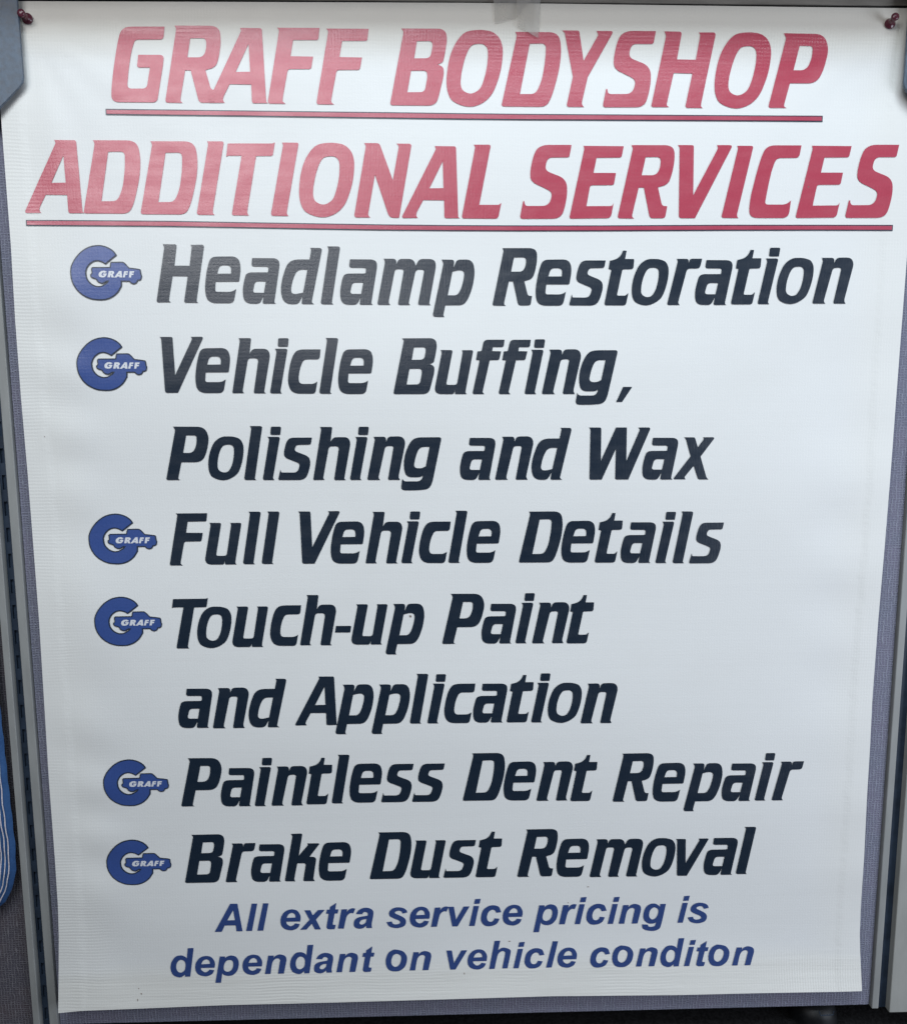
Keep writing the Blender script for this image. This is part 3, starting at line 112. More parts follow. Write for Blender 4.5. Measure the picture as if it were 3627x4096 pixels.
 'ha': ["0.085,0.516 0.099,0.543 0.112,0.571 0.126,0.598 0.143,0.624 0.165,0.647 0.193,0.669 0.227,0.689 0.263,0.708 0.3,0.723 0.337,0.734 0.374,0.739 0.412,0.74 0.451,0.738 0.487,0.732 0.52,0.722 0.551,0.71 0.581,0.694 0.608,0.675 0.63,0.653 0.647,0.629 0.658,0.604 0.663,0.578 0.664,0.549 0.662,0.514 0.657,0.472 0.649,0.416 0.636,0.35 0.622,0.28 0.609,0.213 0.6,0.158 0.597,0.117 0.598,0.085 0.601,0.058 0.605,0.032 0.607,0.004 0.42,0.001 0.408,0.089 0.392,0.073 0.376,0.057 0.36,0.041 0.343,0.026 0.323,0.014 0.3,0.004 0.275,-0.006 0.249,-0.013 0.221,-0.018 0.193,-0.018 0.163,-0.014 0.129,-0.006 0.096,0.004 0.066,0.018 0.043,0.035 0.026,0.055 0.013,0.079 0.005,0.105 0.001,0.133 0,0.162 0.002,0.193 0.008,0.227 0.017,0.262 0.031,0.294 0.049,0.322 0.071,0.344 0.097,0.362 0.128,0.378 0.162,0.392 0.202,0.405 0.247,0.417 0.299,0.427 0.354,0.435 0.409,0.443 0.464,0.452 0.468,0.468 0.472,0.484 0.477,0.5 0.479,0.515 0.478,0.528 0.473,0.54 0.465,0.551 0.455,0.56 0.444,0.568 0.43,0.575 0.415,0.58 0.397,0.584 0.378,0.585 0.36,0.585 0.344,0.58 0.33,0.571 0.318,0.557 0.307,0.541 0.296,0.524 0.284,0.508", "0.436,0.337 0.403,0.332 0.37,0.327 0.337,0.322 0.307,0.315 0.28,0.306 0.258,0.292 0.237,0.275 0.22,0.256 0.207,0.237 0.198,0.22 0.193,0.204 0.193,0.188 0.196,0.173 0.203,0.16 0.213,0.15 0.227,0.143 0.246,0.138 0.267,0.135 0.289,0.136 0.309,0.141 0.329,0.149 0.349,0.162 0.369,0.178 0.387,0.196 0.401,0.215 0.412,0.237 0.419,0.261 0.425,0.286 0.43,0.312"],
 'hs': ["0.699,0.539 0.544,0.504 0.535,0.521 0.527,0.539 0.519,0.557 0.509,0.573 0.496,0.585 0.48,0.594 0.462,0.601 0.441,0.606 0.42,0.608 0.4,0.608 0.379,0.606 0.357,0.6 0.335,0.593 0.316,0.585 0.303,0.576 0.293,0.566 0.286,0.556 0.284,0.545 0.286,0.533 0.295,0.52 0.313,0.507 0.338,0.493 0.367,0.479 0.399,0.464 0.43,0.447 0.462,0.429 0.497,0.411 0.532,0.391 0.564,0.37 0.59,0.349 0.611,0.326 0.628,0.303 0.641,0.278 0.65,0.252 0.653,0.225 0.652,0.194 0.647,0.161 0.637,0.127 0.622,0.095 0.603,0.068 0.578,0.047 0.546,0.03 0.512,0.015 0.475,0.004 0.44,-0.005 0.405,-0.012 0.37,-0.016 0.334,-0.018 0.298,-0.016 0.262,-0.011 0.225,-0.004 0.187,0.006 0.149,0.019 0.114,0.036 0.085,0.056 0.062,0.081 0.044,0.11 0.03,0.141 0.015,0.174 0,0.205 0.175,0.229 0.182,0.212 0.189,0.194 0.195,0.176 0.204,0.161 0.216,0.147 0.231,0.137 0.249,0.129 0.27,0.123 0.291,0.119 0.312,0.117 0.335,0.118 0.36,0.122 0.385,0.128 0.408,0.135 0.426,0.142 0.439,0.151 0.449,0.161 0.455,0.172 0.459,0.183 0.459,0.194 0.457,0.206 0.452,0.218 0.444,0.231 0.43,0.244 0.411,0.259 0.383,0.274 0.348,0.289 0.308,0.306 0.269,0.323 0.235,0.34 0.204,0.356 0.174,0.373 0.147,0.39 0.124,0.409 0.107,0.43 0.096,0.455 0.09,0.483 0.088,0.513 0.091,0.542 0.099,0.57 0.113,0.596 0.131,0.623 0.154,0.648 0.18,0.671 0.208,0.69 0.238,0.705 0.273,0.717 0.31,0.726 0.348,0.732 0.386,0.734 0.425,0.733 0.466,0.728 0.508,0.72 0.546,0.71 0.579,0.699 0.605,0.685 0.627,0.67 0.646,0.653 0.661,0.636 0.674,0.62 0.684,0.604 0.69,0.587 0.693,0.571 0.696,0.555"],
 'hv': ["0,0.718 0.188,0.718 0.26,0.254 0.512,0.714 0.713,0.716 0.308,0.003 0.129,0.004"],
 'hi': ["0.154,0.727 0.332,0.727 0.185,0.004 0,0.005", "0.206,0.974 0.391,0.984 0.352,0.803 0.164,0.8"],
 'hc': ["0.682,0.484 0.513,0.463 0.505,0.481 0.498,0.5 0.491,0.518 0.482,0.535 0.47,0.548 0.455,0.559 0.436,0.568 0.415,0.574 0.394,0.577 0.373,0.575 0.35,0.568 0.326,0.557 0.301,0.542 0.279,0.523 0.259,0.5 0.242,0.471 0.227,0.436 0.215,0.398 0.206,0.361 0.201,0.326 0.201,0.294 0.204,0.263 0.212,0.233 0.222,0.207 0.233,0.185 0.248,0.169 0.266,0.157 0.286,0.148 0.306,0.143 0.325,0.141 0.342,0.141 0.359,0.144 0.375,0.15 0.391,0.159 0.406,0.171 0.419,0.186 0.431,0.204 0.442,0.226 0.453,0.247 0.464,0.268 0.627,0.243 0.61,0.207 0.595,0.171 0.579,0.134 0.56,0.101 0.536,0.072 0.507,0.049 0.473,0.028 0.435,0.011 0.397,-0.002 0.357,-0.011 0.316,-0.017 0.271,-0.02 0.226,-0.019 0.183,-0.012 0.146,0.001 0.112,0.022 0.082,0.05 0.055,0.082 0.032,0.118 0.015,0.155 0.005,0.194 0,0.235 0,0.279 0.003,0.323 0.009,0.366 0.017,0.409 0.028,0.453 0.042,0.497 0.059,0.538 0.08,0.574 0.107,0.607 0.138,0.636 0.172,0.663 0.208,0.685 0.243,0.704 0.277,0.718 0.313,0.729 0.349,0.736 0.385,0.739 0.421,0.738 0.458,0.734 0.497,0.727 0.535,0.716 0.57,0.7 0.6,0.678 0.622,0.648 0.639,0.61 0.653,0.568 0.667,0.525"],
 'hp': ["0.191,0.706 0.37,0.705 0.364,0.639 0.382,0.652 0.399,0.666 0.416,0.68 0.435,0.693 0.457,0.703 0.481,0.713 0.507,0.723 0.536,0.73 0.565,0.734 0.594,0.734 0.625,0.728 0.659,0.72 0.693,0.707 0.724,0.69 0.75,0.667 0.771,0.639 0.79,0.605 0.805,0.567 0.816,0.525 0.821,0.48 0.821,0.429 0.816,0.371 0.805,0.311 0.791,0.253 0.773,0.202 0.749,0.157 0.72,0.116 0.687,0.078 0.653,0.046 0.619,0.02 0.586,0.001 0.55,-0.011 0.514,-0.017 0.48,-0.02 0.447,-0.021 0.416,-0.019 0.385,-0.013 0.357,-0.005 0.331,0.005 0.308,0.016 0.291,0.027 0.279,0.041 0.269,0.055 0.26,0.07 0.249,0.084 0.19,-0.269 0,-0.268", "0.527,0.568 0.547,0.565 0.567,0.559 0.586,0.55 0.601,0.538 0.614,0.522 0.623,0.502 0.629,0.477 0.633,0.45 0.634,0.421 0.632,0.392 0.628,0.359 0.621,0.324 0.611,0.288 0.598,0.254 0.583,0.225 0.563,0.201 0.54,0.178 0.514,0.159 0.488,0.144 0.463,0.135 0.437,0.133 0.41,0.136 0.384,0.144 0.36,0.155 0.342,0.168 0.328,0.183 0.318,0.201 0.312,0.222 0.308,0.245 0.306,0.269 0.306,0.296 0.31,0.326 0.315,0.357 0.323,0.388 0.332,0.417 0.343,0.444 0.356,0.471 0.371,0.497 0.388,0.52 0.407,0.538 0.428,0.551 0.453,0.56 0.479,0.566 0.504,0.569"],
 'hn': ["0.137,0.686 0.328,0.686 0.312,0.604 0.33,0.622 0.348,0.64 0.366,0.658 0.385,0.674 0.407,0.688 0.432,0.699 0.458,0.709 0.486,0.717 0.515,0.722 0.545,0.722 0.577,0.717 0.612,0.708 0.646,0.696 0.678,0.68 0.702,0.662 0.72,0.642 0.732,0.619 0.741,0.592 0.745,0.563 0.747,0.531 0.746,0.497 0.74,0.46 0.732,0.421 0.722,0.377 0.711,0.327 0.7,0.271 0.686,0.208 0.672,0.141 0.657,0.074 0.643,0.008 0.441,0.005 0.458,0.094 0.475,0.189 0.492,0.281 0.506,0.362 0.518,0.425 0.526,0.465 0.532,0.487 0.536,0.499 0.536,0.506 0.533,0.518 0.525,0.533 0.513,0.547 0.498,0.56 0.481,0.57 0.462,0.575 0.44,0.576 0.415,0.573 0.389,0.567 0.364,0.556 0.341,0.54 0.322,0.522 0.305,0.501 0.289,0.475 0.273,0.44 0.258,0.394 0.244,0.332 0.23,0.256 0.217,0.173 0.204,0.088 0.191,0.007 0,0.008"],
 'hg': ["0.598,0.699 0.789,0.702 0.761,0.549 0.733,0.387 0.705,0.229 0.678,0.088 0.654,-0.022 0.636,-0.096 0.623,-0.141 0.611,-0.168 0.595,-0.187 0.573,-0.208 0.543,-0.231 0.507,-0.249 0.468,-0.263 0.426,-0.273 0.383,-0.278 0.336,-0.279 0.283,-0.276 0.23,-0.268 0.18,-0.258 0.138,-0.246 0.104,-0.233 0.074,-0.217 0.05,-0.199 0.03,-0.178 0.014,-0.157 0.004,-0.134 0,-0.107 0,-0.08 0.001,-0.053 0,-0.026 0.195,-0.042 0.2,-0.055 0.203,-0.069 0.207,-0.083 0.212,-0.096 0.222,-0.106 0.234,-0.114 0.251,-0.12 0.269,-0.124 0.288,-0.127 0.309,-0.127 0.332,-0.125 0.359,-0.121 0.386,-0.115 0.41,-0.106 0.43,-0.092 0.443,-0.072 0.452,-0.047 0.459,-0.018 0.465,0.011 0.472,0.038 0.454,0.028 0.437,0.017 0.419,0.006 0.4,-0.003 0.375,-0.008 0.345,-0.011 0.31,-0.012 0.272,-0.011 0.235,-0.005 0.201,0.007 0.168,0.025 0.136,0.049 0.105,0.077 0.079,0.108 0.058,0.141 0.044,0.177 0.036,0.218 0.032,0.26 0.032,0.304 0.035,0.347 0.041,0.392 0.051,0.439 0.064,0.486 0.08,0.53 0.099,0.569 0.121,0.602 0.146,0.631 0.174,0.657 0.203,0.678 0.234,0.696 0.267,0.709 0.303,0.718 0.339,0.723 0.375,0.724 0.407,0.722 0.436,0.715 0.463,0.703 0.488,0.689 0.51,0.673 0.53,0.659 0.545,0.647 0.557,0.634 0.566,0.621 0.574,0.608 0.584,0.595", "0.411,0.58 0.432,0.575 0.456,0.566 0.479,0.553 0.501,0.539 0.517,0.522 0.527,0.504 0.534,0.484 0.538,0.461 0.539,0.437 0.537,0.41 0.533,0.379 0.527,0.344 0.517,0.308 0.505,0.273 0.49,0.243 0.471,0.217 0.447,0.192 0.421,0.171 0.395,0.154 0.371,0.145 0.348,0.144 0.325,0.15 0.302,0.162 0.282,0.176 0.265,0.192 0.252,0.21 0.242,0.23 0.234,0.253 0.23,0.278 0.228,0.305 0.229,0.337 0.233,0.372 0.24,0.409 0.248,0.444 0.258,0.472 0.268,0.495 0.281,0.513 0.295,0.528 0.309,0.541 0.325,0.553 0.34,0.563 0.357,0.572 0.374,0.578 0.392,0.581"],
 'hd': ["0.613,1.046 0.81,1.053 0.647,-0.004 0.467,-0.004 0.472,0.078 0.449,0.06 0.427,0.04 0.405,0.021 0.382,0.004 0.359,-0.009 0.335,-0.017 0.311,-0.022 0.287,-0.025 0.261,-0.023 0.233,-0.017 0.201,-0.007 0.165,0.007 0.129,0.025 0.095,0.049 0.068,0.077 0.046,0.112 0.029,0.153 0.015,0.198 0.005,0.245 0,0.293 0,0.342 0.004,0.393 0.013,0.446 0.026,0.497 0.043,0.544 0.066,0.591 0.093,0.636 0.125,0.679 0.158,0.717 0.192,0.746 0.226,0.766 0.263,0.779 0.301,0.785 0.337,0.788 0.37,0.789 0.4,0.786 0.427,0.779 0.453,0.77 0.476,0.758 0.497,0.747 0.514,0.734 0.528,0.72 0.54,0.705 0.552,0.69 0.564,0.675", "0.386,0.622 0.407,0.615 0.429,0.604 0.451,0.59 0.47,0.573 0.485,0.553 0.496,0.531 0.503,0.505 0.507,0.477 0.508,0.447 0.508,0.416 0.505,0.383 0.501,0.345 0.494,0.307 0.483,0.272 0.47,0.242 0.452,0.217 0.429,0.195 0.404,0.177 0.378,0.164 0.354,0.155 0.331,0.153 0.307,0.156 0.284,0.163 0.263,0.174 0.245,0.189 0.23,0.209 0.217,0.233 0.206,0.26 0.199,0.289 0.194,0.319 0.192,0.35 0.193,0.384 0.196,0.419 0.202,0.452 0.21,0.482 0.221,0.509 0.235,0.536 0.251,0.56 0.268,0.58 0.286,0.597 0.304,0.609 0.324,0.618 0.345,0.623 0.366,0.624"],
 'ho': ["0.342,0.801 0.383,0.795 0.432,0.787 0.484,0.776 0.534,0.76 0.577,0.741 0.611,0.716 0.641,0.685 0.667,0.652 0.689,0.617 0.706,0.583 0.719,0.549 0.727,0.516 0.731,0.482 0.731,0.446 0.728,0.407 0.722,0.363 0.713,0.315 0.7,0.265 0.683,0.218 0.662,0.176 0.637,0.138 0.607,0.104 0.573,0.073 0.539,0.046 0.504,0.024 0.47,0.007 0.435,-0.004 0.399,-0.011 0.363,-0.014 0.325,-0.015 0.285,-0.013 0.243,-0.008 0.201,0.001 0.161,0.014 0.127,0.033 0.097,0.059 0.07,0.092 0.048,0.129 0.029,0.169 0.015,0.211 0.006,0.258 0.001,0.309 0,0.362 0.003,0.415 0.009,0.464 0.02,0.51 0.034,0.556 0.052,0.6 0.072,0.64 0.094,0.675 0.119,0.704 0.148,0.729 0.179,0.749 0.208,0.766 0.235,0.78 0.257,0.791 0.274,0.798 0.292,0.802 0.313,0.803", "0.4,0.637 0.422,0.629 0.446,0.618 0.471,0.604 0.493,0.587 0.509,0.568 0.52,0.546 0.528,0.521 0.532,0.493 0.533,0.464 0.53,0.432 0.523,0.395 0.512,0.353 0.498,0.311 0.482,0.271 0.463,0.239 0.442,0.213 0.417,0.191 0.391,0.173 0.365,0.162 0.339,0.157 0.314,0.159 0.287,0.169 0.261,0.184 0.237,0.204 0.219,0.226 0.206,0.251 0.197,0.281 0.192,0.314 0.19,0.348 0.191,0.382 0.195,0.417 0.204,0.455 0.215,0.493 0.228,0.527 0.24,0.555 0.253,0.576 0.266,0.593 0.28,0.605 0.295,0.615 0.311,0.623 0.327,0.631 0.344,0.636 0.362,0.64 0.38,0.64"],
 'hh': ["0.188,1.046 0.381,1.05 0.31,0.701 0.334,0.717 0.357,0.734 0.381,0.75 0.404,0.765 0.428,0.775 0.452,0.782 0.476,0.787 0.5,0.789 0.526,0.787 0.554,0.781 0.588,0.772 0.626,0.759 0.665,0.742 0.699,0.723 0.723,0.7 0.737,0.679 0.743,0.659 0.744,0.634 0.74,0.596 0.732,0.539 0.719,0.457 0.701,0.354 0.678,0.24 0.655,0.122 0.633,0.01 0.452,0.01 0.472,0.124 0.495,0.245 0.517,0.363 0.535,0.466 0.547,0.544 0.552,0.59 0.553,0.612 0.549,0.619 0.543,0.62 0.534,0.627 0.522,0.638 0.507,0.65 0.49,0.658 0.47,0.662 0.45,0.661 0.426,0.653 0.399,0.64 0.371,0.622 0.345,0.599 0.324,0.572 0.307,0.541 0.294,0.507 0.283,0.467 0.273,0.421 0.261,0.368 0.247,0.305 0.233,0.234 0.219,0.157 0.204,0.078 0.19,0.003 0,-0.002"],
}
LINES = [
 ('GRAFF BODYSHOP', 's', 68.4, [('G',-305.69,301.77), ('R',-254.72,301.62), ('A',-213.81,301.48), ('F',-157.09,301.24), ('F',-110.52,300.8), ('B',-39.74,300.21), ('O',14.64,299.87), ('D',68.02,299.69), ('Y',125.92,299.72), ('S',166.67,299.7), ('H',214.07,299.66), ('O',275.31,299.6), ('P',329.43,299.66)]),
 ('ADDITIONAL SERVICES', 's', 68.4, [('A',-394.97,199.6), ('D',-338.66,199.34), ('D',-283.89,198.66), ('I',-229.61,198.17), ('T',-199.2,197.73), ('I',-157.71,197.31), ('O',-129.87,196.63), ('N',-76.5,195.86), ('A',-29.67,195.48), ('L',29.11,195.2), ('S',86.65,195.23), ('E',135.6,195.46), ('R',183.49,195.69), ('V',241.19,195.97), ('I',287.26,196.11), ('C',314.64,196.25), ('E',361.78,196.45), ('S',411.76,196.64)]),
 ('Headlamp Restoration', 's', 55.1, [('H',-273.02,114.81), ('e',-225.05,114.24), ('a',-188.11,113.72), ('d',-150.55,113.21), ('l',-111.42,112.88), ('a',-92.14,112.59), ('m',-55.26,112.16), ('p',-0.22,111.85), ('R',59.49,111.52), ('e',102.48,111.47), ('s',136.52,111.43), ('t',171.96,111.49), ('o',199.07,111.71), ('r',235.41,111.89), ('a',263.19,111.98), ('t',300.17,112.24), ('i',327.35,112.58), ('o',345.88,112.79), ('n',383.24,112.99)]),
 ('Vehicle Buffing,', 's', 54.6, [('V',-272.07,26.51), ('e',-238.72,26.19), ('h',-202.39,25.76), ('i',-164.61,25.41), ('c',-146.4,25.12), ('l',-115.2,24.91), ('e',-96.18,24.68), ('B',-40.62,24.23), ('u',1.23,24.08), ('f',39.37,23.94), ('f',65.87,23.84), ('i',92.31,23.76), ('n',109.92,23.66), ('g',144.46,23.52), (',',185.67,23.42)]),
 ('Polishing and Wax', 's', 54.3, [('P',-272.66,-61.51), ('o',-229.79,-61.75), ('l',-193.84,-61.93), ('i',-175.01,-62.06), ('s',-159.33,-62.21), ('h',-123.87,-62.44), ('i',-86.33,-62.63), ('n',-68.64,-62.77), ('g',-34.28,-62.96), ('a',26.17,-63.26), ('n',62.51,-63.45), ('d',99.77,-63.64), ('W',158.52,-64.01), ('a',214.58,-64.24), ('x',247.54,-64.43)]),
 ('Full Vehicle Details', 's', 54.3, [('F',-273.74,-149.79), ('u',-237.26,-149.36), ('l',-198.47,-149.31), ('l',-179.34,-149.29), ('V',-140.33,-149.33), ('e',-108.03,-149.52), ('h',-72.12,-149.72), ('i',-34.99,-149.83), ('c',-16.72,-149.93), ('l',13.86,-150.02), ('e',32.87,-150.11), ('D',87.5,-150.4), ('e',131.66,-150.81), ('t',167.06,-151.33), ('a',194.06,-151.85), ('i',231.1,-152.36), ('l',249.34,-152.69), ('s',266.75,-153.05)]),
 ('Touch-up Paint', 's', 54.3, [('T',-274.03,-238.42), ('o',-249.27,-238.23), ('u',-213.06,-237.69), ('c',-173.44,-236.92), ('h',-142.46,-236.67), ('-',-105.62,-236.69), ('u',-88.61,-236.66), ('p',-52.89,-236.54), ('P',6.88,-237.15), ('a',48.26,-237.18), ('i',84.38,-237.35), ('n',102.04,-237.68), ('t',138.66,-238.2)]),
 ('and Application', 's', 54.6, [('a',-273.37,-325.58), ('n',-237.35,-326.46), ('d',-199.3,-326.1), ('A',-150.32,-324.7), ('p',-107.71,-323.84), ('p',-69.18,-324.24), ('l',-28.21,-324.52), ('i',-9.59,-324.61), ('c',8.41,-324.68), ('a',39.26,-324.48), ('t',75.38,-324.89), ('i',101.76,-325.24), ('o',119.38,-326.01), ('n',155.08,-327.1)]),
 ('Paintless Dent Repair', 's', 54.7, [('P',-274.95,-413.97), ('a',-232.48,-414.61), ('i',-196.41,-414.97), ('n',-178.47,-414.86), ('t',-140.93,-414.08), ('l',-113.61,-413.44), ('e',-94.37,-412.94), ('s',-60.35,-413.17), ('s',-26.85,-413.4), ('D',28.08,-413.05), ('e',72.2,-413.56), ('n',108.28,-414.65), ('t',145.36,-415.77), ('R',191.7,-417.08), ('e',235.32,-417.89), ('p',270.14,-418.44), ('a',311.47,-418.8), ('i',348.61,-418.79), ('r',367.37,-418.84)]),
 ('Brake Dust Removal', 's', 55.2, [('B',-275.32,-502.46), ('r',-231.27,-502.44), ('a',-203.5,-502.78), ('k',-166.98,-503.09), ('e',-129.87,-503.01), ('D',-74.34,-502.34), ('u',-29.91,-502.33), ('s',6.43,-502.5), ('t',41.89,-502.66), ('R',87.8,-503.11), ('e',131.03,-504.17), ('m',168.1,-505.26), ('o',225.76,-505.7), ('v',262.99,-505.81), ('a',294.78,-505.46), ('l',331.35,-505.1)]),
 ('All extra service pricing is', 'h', 33.1, [('A',-245.93,-560.99), ('l',-211.59,-560.73), ('l',-199.29,-560.69), ('e',-173.52,-560.59), ('x',-152.29,-560.51), ('t',-123.38,-560.5), ('r',-110.72,-560.46), ('a',-93.19,-560.37), ('s',-57.05,-560.5), ('e',-31.21,-560.63), ('r',-7.84,-560.7), ('v',11.43,-560.64), ('i',34.42,-560.61), ('c',47.56,-560.62), ('e',71.78,-560.64), ('p',106.04,-560.77), ('r',134.56,-561.04), ('i',152.08,-561.22), ('c',165.12,-561.5), ('i',189.05,-561.79), ('n',201.45,-562), ('g',227.9,-562.07), ('i',267.58,-562.22), ('s',279.03,-562.63)]),
 ('dependant on vehicle conditon', 'h', 32.6, [('d',-296.31,-613.87), ('e',-269.26,-613.7), ('p',-247.94,-613.54), ('e',-217.2,-613.36), ('n',-192.85,-613.21), ('d',-164.69,-613.17), ('a',-138.4,-613.13), ('n',-113.67,-613.09), ('t',-84.51,-613.07), ('o',-58.64,-613.03), ('n',-32.17,-613), ('v',9.01,-612.98), ('e',32.58,-613.1), ('h',56.7,-613.2), ('i',83.83,-613.18), ('c',96.49,-613.15), ('l',120.67,-613.18), ('e',133.43,-613.42), ('c',170.38,-613.91), ('o',195.08,-614.26), ('n',222.09,-614.64), ('d',249.62,-615.13), ('i',276.65,-615.42), ('t',290.42,-615.58), ('o',304.16,-615.79), ('n',331.5,-616.14)]),
]
